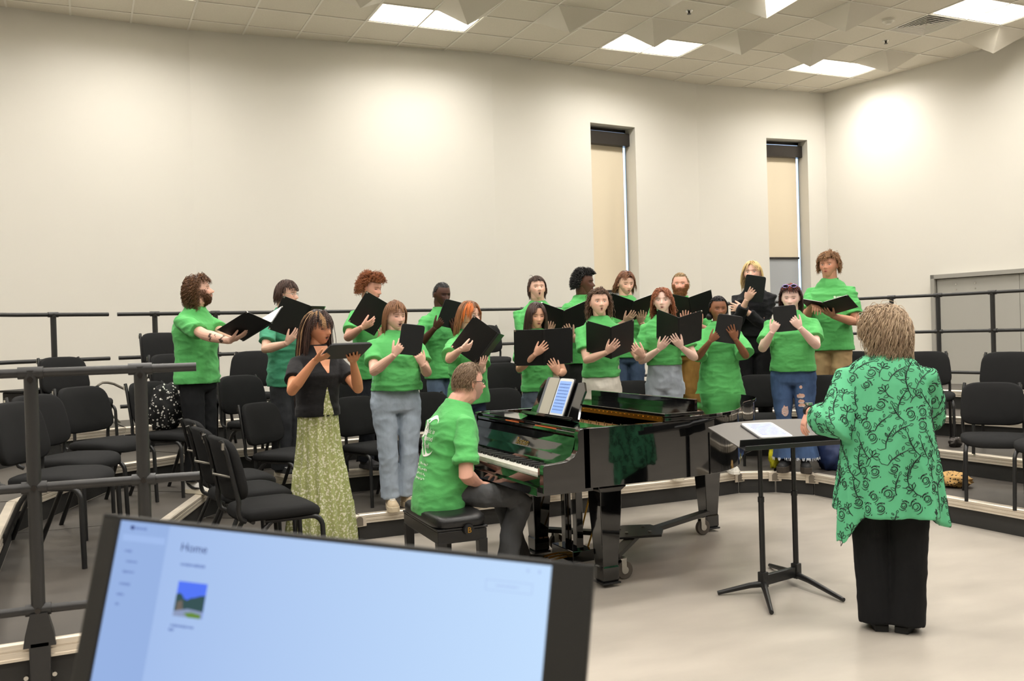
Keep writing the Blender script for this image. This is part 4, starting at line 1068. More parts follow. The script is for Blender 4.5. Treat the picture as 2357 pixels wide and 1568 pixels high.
for k,(ex,ey) in ends.items():
    v=Vector((ex-3.36,ey-5.38,0)); l=v.length; dd=v.normalized(); a=math.atan2(dd.y,dd.x)
    m=MB(); m.box(dd*(l*.5)+Vector((0,0,.15)),(l,.07,.03),rotz(a)); 
    px_,py_={'a':(2.83,4.87),'b':(2.83,5.80),'c':(4.27,5.79)}[k]; q=Vector((px_-3.36,py_-5.38,0))
    m.box(q+Vector((0,0,.026)),(.125,.125,.012)); 
    e=dd*l; m.box((e+q)/2+Vector((0,0,.09)),(.03,.03,.14)); m.build('arm',BLACKM,DC,bevel=.003)
    cx=e+Vector((.05,0,0)) if k!='c' else e-Vector((.09,.05,0))
    cs=empty('caster',cx); cs.parent=DC
    m=MB(); m.tube([(0,0,.135),(0,0,.128)],.04,12)
    for s in(-1,1): m.box((.01,s*.022,.095),(.035,.004,.08))
    m.build('fork',CHROME,cs)
    m=MB(); m.tube([(0.02,-.016,.056),(.02,.016,.056)],.056,24); m.build('wheel',RUBBER,cs,'auto',bevel=.004)
    m=MB(); m.tube([(0.02,-.019,.056),(.02,.019,.056)],.024,12); m.build('wheel_hub',CHROME,cs,'auto')
# ---------------------------------------------------------------- bench
B=empty('piano_bench',(1.955,5.33,0),math.radians(-2),'black adjustable piano bench with padded leather top under the seated pianist','bench')
m=MB(); R=[]
for s,z in((.93,.435),(.99,.445),(1,.47),(.985,.49),(.93,.502),(.8,.508),(.4,.512),(.03,.512)): R.append([Vector((x*s*.93 if 0 else x*s,y*s,z)) for x,y in sup(.165,.37,40,6)])
m.rings(R); m.build('cushion',LEATHER,B,'auto',ang=70)
m=MB(); m.box((0,0,.385),(.30,.70,.07)); m.box((0,0,.43),(.31,.71,.012)); m.build('apron',mat('satin_black',(20,20,21),.3),B,bevel=.003)
for sx in(-1,1):
    for sy in(-1,1):
        m=MB(); m.rings([[Vector((sx*.125+i*w,sy*.325+j*w,z)) for i,j in((-1,-1),(1,-1),(1,1),(-1,1))] for w,z in((.028,.36),(.022,.0))]); m.build('leg',_M['satin_black'],B,bevel=.002)
for sy in(-1,1):
    m=MB(); m.tube([(0.03,sy*.35,.425),(0.03,sy*.385,.425)],[.034,.030],20); kb=m.build('adjusting_knob',LEATHER,B,'auto')
text('B',.045,GOLD,B,M4((1,0,0),(0,0,1),(0,-1,0),(0.03,-.3865,.409)),name='knob_emblem')
# ---------------------------------------------------------------- conductor's stand
ST=empty('music_stand',(3.645,4.27,0),0,'black two-post conductor music stand with wide grey desk','music stand')
def lv(p): return Vector(p)-Vector((3.645,4.27,0))
pA,pB=lv(atz(1757,1346,.05)),lv(atz(1833,1325,.05)); pA.z=pB.z=0
ex=(pB-pA).normalized(); ey=Vector((-ex.y,ex.x,0))
for q in(pA,pB):
    m=MB(); m.tube([q+Vector((0,0,.04)),q+Vector((0,0,.55))],.0165,14); m.tube([q+Vector((0,0,.55)),q+Vector((0,0,.86))],.0135,14); m.tube([q+Vector((0,0,.53)),q+Vector((0,0,.56))],.019,14); m.build('post',BLACKM,ST,'auto')
m=MB(); c=(pA+pB)/2; m.box(c+Vector((0,0,.075)),((pB-pA).length,.03,.06),rotz(math.atan2(ex.y,ex.x)))
for q in(pA,pB): m.box(q+Vector((0,0,.08)),(.045,.045,.09),rotz(math.atan2(ex.y,ex.x)))
m.build('base_bar',BLACKM,ST,bevel=.004)
for q,e in((pA,lv(atz(1652,1366,.012))),(pA,lv(atz(1776,1411,.012))),(pB,lv(atz(1942,1382,.012))),(pB,pB+Vector((.12,.38,.012)))):
    m=MB(); m.tube([q+Vector((0,0,.055)),q.lerp(e,.3)+Vector((0,0,.045-.0)),Vector((e.x,e.y,.014))],[.02,.017,.012],10); m.build('foot',BLACKM,ST,'auto')
DK=empty('desk',(0,0,0)); DK.parent=ST
FLc=lv(atz(1702,1030,.88)); TLc=lv(at(1608,978,5.52)); xx=Vector((.985,-.155,.0)).normalized(); yy=(TLc-FLc); yy=(yy-xx*yy.dot(xx)); hl=yy.length; yy.normalize(); nn=xx.cross(yy)
print('DESK',FLc,TLc,hl)
DM=M4(xx,yy,nn,FLc)
DK.matrix_local=DM
W_=.78; hl=min(hl,.5)
m=MB(); m.prism([(0,0),(W_,0),(W_+.0,hl*.86),(W_-.14,hl*1.0),(W_/2,hl*1.05),(.14,hl*1.0),(0,hl*.86)],-.006,.0); m.build('desk_plate',mat('desk_grey',(86,82,77),.45),DK)
m=MB(); m.box((W_/2,.0,.02),(W_,.006,.045)); m.box((W_/2,-.03,-.0),(W_,.06,.006)); m.box((W_/2,-.06,.012),(W_,.005,.028)); m.build('ledge',BLACKM,DK,bevel=.003)
m=MB(); m.box((W_/2,.16,-.03),(.4,.05,.05)); m.build('bracket',BLACKM,DK)
def ipad(name,label,M,w=.178,h=.25,case=None,screen=(120,150,205),em=.75,body=(232,232,230),staves=True,cat='tablet',bm=None):
    r=empty(name,(0,0,0),0,label,cat); r.matrix_world=M
    m=MB(); m.prism(sup(w/2,h/2,36,14),-.004,.004); m.build('frame',mat('tablet_frame_%d'%body[0],body,.3),r,bevel=.001)
    m=MB(); m.prism([(-w/2+.012,-h/2+.02),(w/2-.012,-h/2+.02),(w/2-.012,h/2-.018),(-w/2+.012,h/2-.018)],.004,.0046); s=m.build('screen',mat('tablet_screen_%d'%screen[0],screen,.3,emit=em),r)
    if staves:
        m=MB()
        for k in range(9):
            y=h/2-.035-k*(h-.06)/9
            for j in range(4): m.box((0,y-j*.0022,.0048),(w-.045,.0006,.0003))
            random.seed(k)
            for j in range(13): m.ball((-w/2+.03+j*(w-.055)/13,y-random.random()*.008,.0049),(.0016,.0013,.0004),6,4)
            for j in range(5): m.box((-w/2+.024+j*(w-.048)/4,y-.0035,.0048),(.0008,.009,.0003))
        m.build('notation',mat('ink_blue',(58,82,140),.6),s)
    if case:
        m=MB(); m.prism(sup(w/2+.006,h/2+.006,36,12),-.012,-.004); m.build('case',case,r,bevel=.002)
    return r
GP=Vector((0,0,0))
# tablet lying on the conductor's desk
o=FLc+Vector((3.645,4.27,0))
tc=o+xx*.30+yy*(.22)+nn*.0125
a=math.radians(-4); X=xx*math.cos(a)+yy*math.sin(a); Y=yy*math.cos(a)-xx*math.sin(a)
ipad('tablet','white tablet showing sheet music on the conductor stand desk',M4(X,Y,nn,tc),w=.2,h=.27,screen=(176,190,226),em=.8,case=mat('case_grey',(70,70,72),.6))
# tablet and opened case on the piano music desk
def PW(x,y,z): return Vector((2.27+x,4.57+y,z))
yv=Vector((math.sin(math.radians(22)),0,math.cos(math.radians(22)))); xv=Vector((0,-1,0)); nv=xv.cross(yv)
base=Vector((2.27+.40,4.57+.66,1.0))
b0=base+Vector((0,-.075,0))+yv*(.013+.126)+nv*.018
ipad('tablet','white tablet with blue-tinted sheet music on the piano music desk',M4(xv,yv,nv,b0),w=.178,h=.25,case=BLK)
CV=empty('tablet_case',(0,0,0),0,'opened beige-lined folding tablet case leaning left of the tablet on the piano','case'); CV.matrix_world=M4(xv,yv,nv,b0-xv*.195)
m=MB(); m.prism(sup(.088,.13,30,12),-.008,-.002); m.build('cover',mat('case_slate',(96,98,104),.6),CV)
m=MB(); m.prism(sup(.07,.126,30,12),-.002,.0); mm=m.build('lining',mat('suede_beige',(176,170,156),.9),CV); mm.location=(.018,0,0)
# ================================================================ LAPTOP / TOUCH SCREEN in the foreground
TL=Vector((.01465,1.10895,1.36548)); uu=Vector((.787499,-.611547,-.0765222)).normalized(); vv=Vector((-.212083,-.152314,-.965309)).normalized(); nw=vv.cross(uu).normalized()
# normal towards the viewer
if nw.dot(CO-TL)<0: nw=-nw
SW,SH=.5405,.335
MT=empty('computer_monitor',(0,0,0),0,'wide dark-framed computer monitor with a pale blue start page, blurred in the foreground','monitor')
MT.matrix_world=M4(uu,-vv,uu.cross(-vv),TL)       # local: x right, y up (negative down)
zs=1 if uu.cross(-vv).dot(CO-TL)>0 else -1
def mbox(name,x0,x1,y0,y1,z0,z1,mt,par=MT,bev=0):
    m=MB(); m.box(((x0+x1)/2,-(y0+y1)/2,zs*(z0+z1)/2),(x1-x0,y1-y0,abs(z1-z0))); return m.build(name,mt,par,bevel=bev)
BEZ=mat('monitor_bezel',(38,37,34),.5)
x0,y0,x1,y1=.0223,.0055,.4985,.0055+.268
m=MB()
for b in((0,x0,0,SH),(x1,SW,0,SH),(0,SW,0,y0),(0,SW,y1,SH)): m.box(((b[0]+b[1])/2,-(b[2]+b[3])/2,0),(b[1]-b[0],b[3]-b[2],.012))
m.build('bezel',BEZ,MT,bevel=.002)
mbox('rear_shell',.003,SW-.003,.003,SH-.003,-.02,-.0065,BLK,bev=.004)
def emat(name,rgb,e,grad=None):
    m=bpy.data.materials.new(name); m.use_nodes=True; nt=m.node_tree; nt.nodes.clear(); o=nt.nodes.new('ShaderNodeOutputMaterial'); em=nt.nodes.new('ShaderNodeEmission'); em.inputs[1].default_value=e; nt.links.new(em.outputs[0],o.inputs[0]); em.inputs[0].default_value=(*lin(rgb),1)
    if grad:
        tc=nt.nodes.new('ShaderNodeTexCoord'); sp=nt.nodes.new('ShaderNodeSeparateXYZ'); r=nt.nodes.new('ShaderNodeValToRGB'); mr=nt.nodes.new('ShaderNodeMapRange'); mr.inputs['From Max'].default_value=.5
        nt.links.new(tc.outputs['Object'],sp.inputs[0]); nt.links.new(sp.outputs['X'],mr.inputs['Value']); nt.links.new(mr.outputs[0],r.inputs[0]); r.color_ramp.elements[0].color=(*lin(rgb),1); r.color_ramp.elements[1].color=(*lin(grad),1); nt.links.new(r.outputs[0],em.inputs[0])
    return m
SCR=mbox('screen',x0,x1,y0,y1,0,.003,emat('screen_page',(158,184,232),1.0,(197,224,255)))  # page brightens rightward: LCD viewing-angle effect put into the emission colour
mbox('sidebar',x0,.0815,y0,y1,.003,.0033,emat('screen_sidebar',(152,179,227),1.0),SCR)
mbox('search_field',.028,.079,.0195,.0265,.0033,.0036,emat('screen_field',(162,189,237),1.0),SCR)
INK=emat('screen_ink',(58,72,128),1.0); INK2=emat('screen_ink_light',(112,134,192),1.0)
text('Home',.0125,INK,SCR,M4((1,0,0),(0,1,0),(0,0,1),(.1148,-.0305,zs*.0036)),name='heading',ext=.0001)
def words(x0,x1,y,h,mt,nm='menu_text'):
    m=MB(); x=x0; random.seed(int(y*9999))
    while x<x1:
        w=.0012+random.random()*.0012; hh=h*(.6+.4*random.random()); m.box((x+w/2,-y,zs*.0036),(w,hh,.0001)); x+=w+.0006
    m.build(nm,mt,SCR)
words(.1022,.1292,.0441,.0034,INK2,'subheading')
words(.0405,.055,.0122,.003,INK2); m=MB(); m.ball((.0376,-.012,zs*.0036),(.0024,.0024,.0002),12,6); m.build('app_icon',INK,SCR)
for (a,b,y) in((.0335,.0412,.0368),(.0372,.0492,.0475),(.0358,.048,.0583),(.0345,.0465,.071),(.0335,.0415,.0819),(.034,.037,.092)): words(a,b,y,.0028,INK2)
words(.1025,.128,.1061,.003,INK2,'caption'); words(.1015,.107,.1105,.003,INK2,'caption')
TH=mbox('thumbnail',.1037,.1373,.0612,.0965,.0033,.0036,emat('thumb_sky',(86,120,246),1.0),SCR)
def tpoly(P,mt,z,nm):
    m=MB(); m.prism([(x,-y) for x,y in (P if zs>0 else P)],z,z+.0001); m.build(nm,mt,TH)
tpoly([(.1037,.075),(.107,.073),(.1105,.0745),(.113,.078),(.117,.0795),(.121,.077),(.126,.076),(.131,.074),(.1373,.073),(.1373,.09),(.1037,.094)],emat('thumb_tree',(58,84,86),1.0),zs*.0038,'picture_trees')
tpoly([(.106,.082),(.112,.08),(.114,.09),(.106,.091)],emat('thumb_house',(112,104,96),1.0),zs*.004,'picture_house')
tpoly([(.1037,.0915),(.12,.088),(.1373,.0895),(.1373,.0965),(.1037,.0965)],emat('thumb_road',(142,156,190),1.0),zs*.0042,'picture_road')
tpoly([(.116,.0925),(.125,.091),(.1355,.0925),(.1355,.0965),(.121,.0965)],emat('thumb_lawn',(104,140,62),1.0),zs*.0044,'picture_lawn')
m=MB(); bx=[(.4345,.0245),(.4815,.0345)]
for b in((.4345,.4815,.0245,.0250),(.4345,.4815,.034,.0345),(.4345,.435,.0245,.0345),(.481,.4815,.0245,.0345)): m.box(((b[0]+b[1])/2,-(b[2]+b[3])/2,zs*.0036),(b[1]-b[0],b[3]-b[2],.0001))
for x in(.4785,.490): m.box((x-.003,-.0125,zs*.0036),(.002,.003,.0001))
m.build('button_outline',emat('screen_outline',(172,194,238),1.0),SCR)
words(.445,.468,.0295,.002,emat('screen_outline2',(176,198,240),1.0),'button_text')
# its neck and the desk it stands on (below the frame)
cb=TL+uu*(SW/2)+vv*SH*.6
hd=Vector((uu.x,uu.y,0)).normalized(); ba=Vector((-hd.y,hd.x,0)); 
if ba.dot(CO-TL)>0: ba=-ba
nk=MB(); q=cb+ba*.05; nk.tube([cb+ba*.02,q+Vector((0,0,-.03)),Vector((q.x,q.y,.84))],.022,12); nk.tube([Vector((q.x,q.y,.835)),Vector((q.x,q.y,.85))],.12,24)
o=nk.build('neck',BLK,None,'auto'); o.parent=MT; o.matrix_parent_inverse=MT.matrix_world.inverted()
T=empty('side_table',(q.x,q.y,0),math.atan2(hd.y,hd.x),'low table under the foreground monitor, below the photo edge','table')
m=MB(); m.box((0,0,.817),(.62,.4,.03)); m.build('tabletop',mat('table_wood',(120,104,86),.5),T,bevel=.003)
for sx in(-1,1):
    for sy in(-1,1):
        m=MB(); m.tube([(sx*.28,sy*.17,0),(sx*.28,sy*.17,.802)],.015,8); m.build('leg',BLACKM,T)
# ================================================================ ODDS AND ENDS
def blob(name,c,r,mt,label,cat,seed=0,amp=.25,freq=3,R=None,parts=None,flat=.0):
    m=MB(); m.ball((0,0,r[2]),(1,1,1),28,18); out=[]
    for v in m.v:
        p=Vector((v[0],v[1],v[2]-r[2])); k=1+amp*noise.noise(p*freq+Vector((seed,0,0)))+amp*.4*noise.noise(p*freq*2.7+Vector((0,seed,0)))
        q=Vector((p.x*r[0]*k,p.y*r[1]*k,p.z*r[2]*k)); q.z=max(q.z,-r[2]*.8)+r[2]*.8; out.append(tuple(q))
    m.v=out; o=m.build(name,mt,None,'auto',ang=80); o.location=c; o.rotation_euler=(0,0,R or 0); return tag(o,label,cat)
def patmat(name,base,ink,scale,thr,kind='F1'):
    m=mat(name,base,.85); nt=m.node_tree; b=nt.nodes['Principled BSDF']; tc=nt.nodes.new('ShaderNodeTexCoord'); v=nt.nodes.new('ShaderNodeTexVoronoi'); v.inputs['Scale'].default_value=scale
    nt.links.new(tc.outputs['Object'],v.inputs['Vector']); r=nt.nodes.new('ShaderNodeValToRGB'); r.color_ramp.interpolation='CONSTANT'
    r.color_ramp.elements[0].position=0; r.color_ramp.elements[0].color=(*lin(ink),1); r.color_ramp.elements[1].position=thr; r.color_ramp.elements[1].color=(*lin(base),1)
    nt.links.new(v.outputs['Distance'],r.inputs[0]); nt.links.new(r.outputs[0],b.inputs['Base Color']); return m
p=on_tier(340,2,.35); cz=.4+.48
def bagon(px,t,f,z,name,r,mt,label,cat,seed,rot=0,amp=.25):
    p=on_tier(px,t,f); return blob(name,(p.x,p.y,z),r,mt,label,cat,seed,amp,R=rot)
ch=[o for o in bpy.data.objects if o.get('label','')=='black padded chair with the black and white patterned bag on it'][0]
pb=ch.matrix_world if 0 else Matrix.Translation(ch.location)@Matrix.Rotation(ch.rotation_euler.z,4,'Z')
q=pb@Vector((.02,-.08,.49))
bg=blob('tote_bag',q,(.14,.11,.19),patmat('bag_print',(20,20,20),(225,222,214),38,.3),'black tote bag with white diamond print on a chair seat','bag',3,.3,R=ch.rotation_euler.z)
bagon(950,1,.62,.2,'backpack',(.13,.16,.13),mat('tan_canvas',(122,98,56),.85,bump=.4,bscale=20),'brown canvas bag on the riser behind the piano bench','bag',5,.4)
bagon(2186,1,.45,.2,'handbag',(.12,.16,.065),patmat('leopard',(190,150,90),(30,22,14),45,.32),'small leopard print bag on the riser right of the conductor','bag',8)
bagon(1912,1,.35,.2,'backpack',(.12,.15,.16),mat('navy_nylon',(30,46,86),.6,bump=.3,bscale=15),'navy blue backpack on the riser right of the ripped jeans','bag',11,.4)
bagon(1778,1,.2,.2,'gift_bag',(.05,.05,.14),mat('yellow_print',(214,206,40),.5,var=.5,vscale=14),'small bright yellow bag behind the ripped jeans','bag',2,.2)
bagon(2196,2,.3,.4,'water_bottle',(.07,.05,.05),BRONZE,'small dark pouch on the second tier beyond the conductor','pouch',4,.1)
p=on_tier(474,1,.85); bt=empty('water_bottle',(p.x,p.y,.2),0,'teal water bottle standing on the riser behind the near chairs','bottle')
m=MB(); m.tube([(0,0,0),(0,0,.2),(0,0,.225),(0,0,.24)],[.037,.037,.03,.02],18); m.build('body',mat('teal_steel',(60,132,140),.4),bt,'auto'); m=MB(); m.tube([(0,0,.24),(0,0,.27)],.022,14); m.build('cap',BLK,bt,'auto')
# folded tubular frame and black cart against the wall at the left
FRM=mat('tube_grey',(128,122,112),.4,metal=.6)
fr=empty('folding_tube_frame',on_tier(238,4,.7).to_3d()+Vector((0,0,.8)),0,'bent grey metal tube frame on the top tier against the wall','frame')
def fp(px,py,dd=0): 
    pl=on_tier(px,4,.7); d=(pl.to_3d()-CO).dot(CF)*1.0; r_=ray(px,py); d=Vector((pl.x,pl.y)).length/Vector((r_.x,r_.y)).length; return CO+r_*(d+dd)-fr.location
m=MB(); m.tube([fp(285,895)]+[fp(x,y) for x,y in((262,884),(248,881),(236,881),(226,887),(216,899),(208,912))],.012,8); m.build('upper_tube',FRM,fr,'auto')
m=MB(); m.tube([fp(130,992),fp(178,912),fp(214,905)],.010,8); m.build('brace',FRM,fr,'auto')
m=MB(); m.tube([fp(214,905),fp(232,935),fp(276,972)],.010,8); m.build('brace',FRM,fr,'auto')
m=MB(); m.tube([fp(104,962),fp(240,945)],.016,10); m.build('cross_tube',BLACKM,fr,'auto')
m=MB(); m.ball(fp(208,910),.022); m.ball(fp(216,903),.018); m.build('joint_knob',BLACKM,fr,'auto')
for (a,b) in(((130,992),(128,1000)),((276,972),(278,984))):
    q0=fp(*a); m=MB(); m.tube([q0,Vector((q0.x,q0.y,0))],.010,8); m.build('foot_tube',FRM,fr)
c0=on_tier(30,4,.6); c1=on_tier(108,4,.6)
ct=empty('equipment_cart',((c0.x+c1.x)/2,(c0.y+c1.y)/2+.05,.8),math.atan2(c1.y-c0.y,c1.x-c0.x),'black equipment case on the top tier at the far left behind the railing','case')
w=(c1-c0).length; m=MB(); m.box((0,0,.20),(w,.3,.32)); m.build('case_body',BLK,ct,bevel=.01); m=MB(); m.box((0,0,.37),(w+.1,.34,.015)); m.build('top_board',BLK,ct)
for sx in(-1,1):
    m=MB(); m.tube([(sx*w*.4,-.12,.04),(sx*w*.4,.12,.04)],.02,8); m.box((sx*w*.4,0,.02),(.03,.25,.04)); m.build('runner',BLACKM,ct)
# ================================================================ CAMERA
cd=bpy.data.cameras.new('camera'); co=bpy.data.objects.new('camera',cd); C.objects.link(co); sc.camera=co
cd.sensor_width=36; cd.sensor_fit='HORIZONTAL'; cd.lens=FPX/2357*36; cd.clip_start=.05
co.matrix_world=M4(CR,CU,-CF,CO)
cd.dof.use_dof=True; cd.dof.focus_distance=7.5; cd.dof.aperture_fstop=6.3
w=bpy.data.worlds.new('world'); sc.world=w; w.use_nodes=True; w.node_tree.nodes['Background'].inputs[0].default_value=(.62,.78,1,1); w.node_tree.nodes['Background'].inputs[1].default_value=2.2
sc.view_settings.view_transform='Standard'; sc.view_settings.look='None'; sc.view_settings.exposure=0; sc.view_settings.gamma=1
sc.cycles.use_denoising=True; sc.cycles.use_adaptive_sampling=True; sc.cycles.adaptive_threshold=.045; sc.cycles.adaptive_min_samples=16; sc.cycles.max_bounces=6; sc.cycles.diffuse_bounces=3; sc.cycles.light_sampling_threshold=.03; sc.cycles.caustics_reflective=False; sc.cycles.caustics_refractive=False
# ================================================================ THE CHOIR
GREEN=(92,180,100)
def place(px,top,t,f,hair=.012):
    r=ray(px,top); pl=tierline(t,f); best=None
    for a,b in zip(pl,pl[1:]):
        dx,dy=b[0]-a[0],b[1]-a[1]; det=r.x*(-dy)+dx*r.y
        if abs(det)<1e-9: continue
        tt=(a[0]*(-dy)+dx*a[1])/det; s=(r.x*a[1]-r.y*a[0])/det
        if -.001<=s<=1.001 and tt>0 and (best is None or tt<best): best=tt
    p=CO+r*best; return (p.x,p.y),.2*t,p.z-.2*t-hair,best
def facing(pos,psi):
    cdir=Vector((-pos[0],-pos[1],0)).normalized(); rt=Vector((-cdir.y,cdir.x,0)); a=math.radians(psi)
    if rt.dot(CR)<0: rt=-rt
    f=cdir*math.cos(a)+rt*math.sin(a); return math.atan2(f.y,f.x)-PI/2
def singer(label,px,top,t,f,psi,sp,hold,hair=.015):
    pos,z,H,dep=place(px,top,t,f,hair); 
    rz=facing(pos,psi); Mw=Matrix.Translation((pos[0],pos[1],z))@Matrix.Rotation(rz,4,'Z')
    kind,hx,hy,dd,tilt,yaw,roll=hold[:7]; ex=hold[7]
    M=hold_frame(Mw,at(hx,hy,dep-dd),tilt,yaw,roll)
    for nm in('R','L'):
        g=ex[nm]
        if g[0]=='grip': sp['arm'+nm]=grip(M,*g[1:4],**(g[4] if len(g)>4 else {}))
        elif g[0]=='px': sp['arm'+nm]=dict(w=at(g[1],g[2],dep-g[3]),d=Mw.to_3x3()@Vector(g[4]),n=Mw.to_3x3()@Vector(g[5]),world=True,**(g[6] if len(g)>6 else {}))
    R=person(label,pos,z,H,psi,sp)
    for nm in('R','L'):
        S,E,W=R[4][nm]; want=sp['arm'+nm]['w']; got=Mw@W
        if (want-got).length>.03: print('REACH',label[:40],nm,round((want-got).length,2))
    print('H %.2f'%H,label[:30])
    if kind=='folder': folder(ex['label'],M,ex.get('ang',28),pages=True,w=ex.get('w',.235),h=ex.get('h',.30))
    elif kind=='tablet':
        M2=M.copy(); tb=ipad('tablet',ex['label'],M2,w=ex.get('w',.185),h=ex.get('h',.255),case=mat('tablet_cover',(30,31,33),.55),screen=(190,200,225),em=.8,staves=False,body=(48,48,50))
        tb['group']='tablets held by singers'
    return R
S_=lambda **k: dict(k)
g_='grip'
TEE=lambda **k: dict(dict(col=GREEN,loose=1.08,hem=.475,sleeve=.74,sr=.066),**k)
singer('person with long curly brown hair and beard in a green t-shirt, at the left end',446,624,2,.07,58,
 S_(bw=1.12,skin='fair',hd=dict(eyes='down'),head=(24,10,0),top=TEE(logo=(-.03,.745),loose=1.12,hem=.50),pants=S_(col=(30,31,33),kind='straight',end=.055),shoe=S_(col=(236,232,224),lace=1,swoosh=1,solecol=(232,222,198)),tattoo=1,seed=1,beard=.012,beardcol=(98,64,40),lip=(176,96,84),
 hair=S_(col=(84,58,40),col2=(126,88,58),th=.09,n=420,len=.42,rad=.017,curl=.035,cn=3.2,lift=.9,grav=.55,lo=-.62,front=.5,seed=3,seg=12,keep=.40)),
 ('folder',592,764,.40,24,-12,0,S_(R=(g_,-.09,-.06,18,dict(curl=(.1,.15,.2))),L=(g_,.0,-.08,-6,dict(curl=(.1,.15,.2))),ang=(35,22),label='black folder with thick white pages held low by the curly-haired bearded singer')),.03)
singer('person with dark brown hair and thin glasses in a teal green t-shirt',652,640,2,.07,42,
 S_(bw=1.0,skin='fair',hd=dict(eyes='open'),head=(20,-6,0),glasses='thin',top=TEE(col=(72,150,116),mname='teal_cotton',hem=.455),pants=S_(col=(52,53,56),kind='wide'),shoe=S_(col=(34,33,34),solecol=(226,216,196),lace=1),seed=2,
 hair=S_(col=(58,40,34),col2=(82,58,46),th=.075,n=360,nk=2.8,len=.20,rad=.018,lift=.1,grav=.62,lo=-.42,front=.36,flow=(.3,.3,-.4),fl=1,seed=5)),
 ('folder',698,742,.40,62,-8,12,S_(R=(g_,-.05,-.13,20),L=(g_,.10,-.09,-18),ang=22,label='large black folder tilted in front of the singer in teal')))
DRESS=mat('dress_olive',(150,158,96),.85); 
def _dress():
    nt=DRESS.node_tree; b=nt.nodes['Principled BSDF']; tc=nt.nodes.new('ShaderNodeTexCoord'); n=nt.nodes.new('ShaderNodeTexVoronoi'); n.inputs['Scale'].default_value=75; n2=nt.nodes.new('ShaderNodeTexNoise'); n2.inputs['Scale'].default_value=70; n2.inputs['Detail'].default_value=3
    nt.links.new(tc.outputs['Object'],n.inputs['Vector']); nt.links.new(tc.outputs['Object'],n2.inputs['Vector'])
    mth=nt.nodes.new('ShaderNodeMath'); mth.operation='SUBTRACT'; nt.links.new(n2.outputs['Fac'],mth.inputs[0]); m2=nt.nodes.new('ShaderNodeMath'); m2.operation='MULTIPLY'; m2.inputs[1].default_value=.42; nt.links.new(n.outputs['Distance'],m2.inputs[0]); nt.links.new(m2.outputs[0],mth.inputs[1])
    r=nt.nodes.new('ShaderNodeValToRGB'); r.color_ramp.elements[0].position=.31; r.color_ramp.elements[0].color=(*lin((158,162,104)),1); r.color_ramp.elements[1].position=.40; r.color_ramp.elements[1].color=(*lin((214,210,184)),1)
    nt.links.new(mth.outputs[0],r.inputs[0]); nt.links.new(r.outputs[0],b.inputs['Base Color'])
_dress()
A=singer('person with long dark wavy hair in a black cardigan and olive floral long skirt',724,706,1,.10,32,
 S_(bw=1.0,fem=1,skin=(206,142,104),hd=dict(eyes='down',mouth=.9,browup=1),head=(14,-8,6),top=S_(col=(30,29,30),mname='black_knit',hem=.575,loose=1.0,sleeve=.62,sr=.062,name='cardigan',collar=0,fold=.006,patch=[(None,[(-.030,.030,.852),(-.026,.026,.80),(-.004,.004,.745)]),(DRESS,[(-.001,.001,.69),(-.016,.014,.63),(-.03,.022,.574)])]),pants=S_(kind='skirt',mat=DRESS),shoe=S_(col=(30,28,28)),seed=3,lip=(168,70,66),
 hair=S_(col=(46,33,29),col2=(84,60,50),th=.06,n=360,len=2.4,rad=.019,nk=3,curl=.008,cn=4,lift=.12,jit=.05,grav=.75,lo=-.5,front=.30,bangs=1,flow=(0,-.1,-.5),fl=.12,streak=(.34,.12,(176,138,98)),seed=8,seg=16,keep=.38)),
 ('tablet',795,806,.33,24,-8,0,S_(R=(g_,-.105,-.035,30,dict(off=.014,curl=(.3,.3,.3))),L=(g_,.06,-.05,-20,dict(curl=(.15,.2,.2),spread=.3)),w=.25,h=.19,label='dark tablet held flat by the singer in the black cardigan')))
# dress bodice showing between the cardigan fronts and the neckline
singer('person with big curly red hair in a green t-shirt behind the folder',847,618,2,.07,44,
 S_(bw=.98,skin='pink',hd=dict(eyes='down'),head=(8,-14,0),top=TEE(loose=1.1,hem=.46),pants=S_(col=(38,40,46),kind='straight'),shoe=S_(col=(30,28,28),solecol=(40,38,38)),seed=4,
 hair=S_(col=(126,72,42),col2=(170,104,62),th=.13,n=420,len=.22,rad=.018,curl=.034,cn=2.2,lift=1.3,grav=.2,lo=-.3,front=.36,seed=13,seg=9)),
 ('folder',880,738,.40,58,-5,16,S_(R=(g_,-.14,-.06,35),L=(g_,.06,-.12,-15),ang=40,label='black folder of the red curly-haired singer, partly behind a brown bob')),.05)
singer('person with auburn bob singing open-mouthed in a green t-shirt and light blue jeans',905,688,1,.10,20,
 S_(bw=1.36,fem=.8,belly=.8,skin='fair',hd=dict(eyes='down',mouth=.8,fat=.8),head=(10,-8,0),top=TEE(loose=1.0,hem=.57,sleeve=.66,logo=(-.03,.745)),pants=S_(col=(164,176,190),kind='straight',w=1.0,var=.18,fold=.017,end=.055),shoe=S_(col=(196,176,146),lace=1,solecol=(206,190,162),sole=.035,var=.1),seed=5,feet=.075,
 hair=S_(col=(112,76,52),col2=(156,112,78),th=.07,n=300,len=.62,rad=.02,nk=2.6,curl=0,lift=.1,grav=.7,lo=-.45,front=.46,flow=(.2,.1,-.5),fl=.5,seed=17,seg=12,keep=.36)),
 ('tablet',946,782,.36,80,0,7,S_(R=(g_,-.085,-.06,22,dict(off=.012,curl=(.25,.3,.3))),L=(g_,.075,-.115,-25,dict(off=.012,curl=(.4,.5,.4))),w=.175,h=.22,label='black-cased tablet held upright by the singer in light blue jeans')))
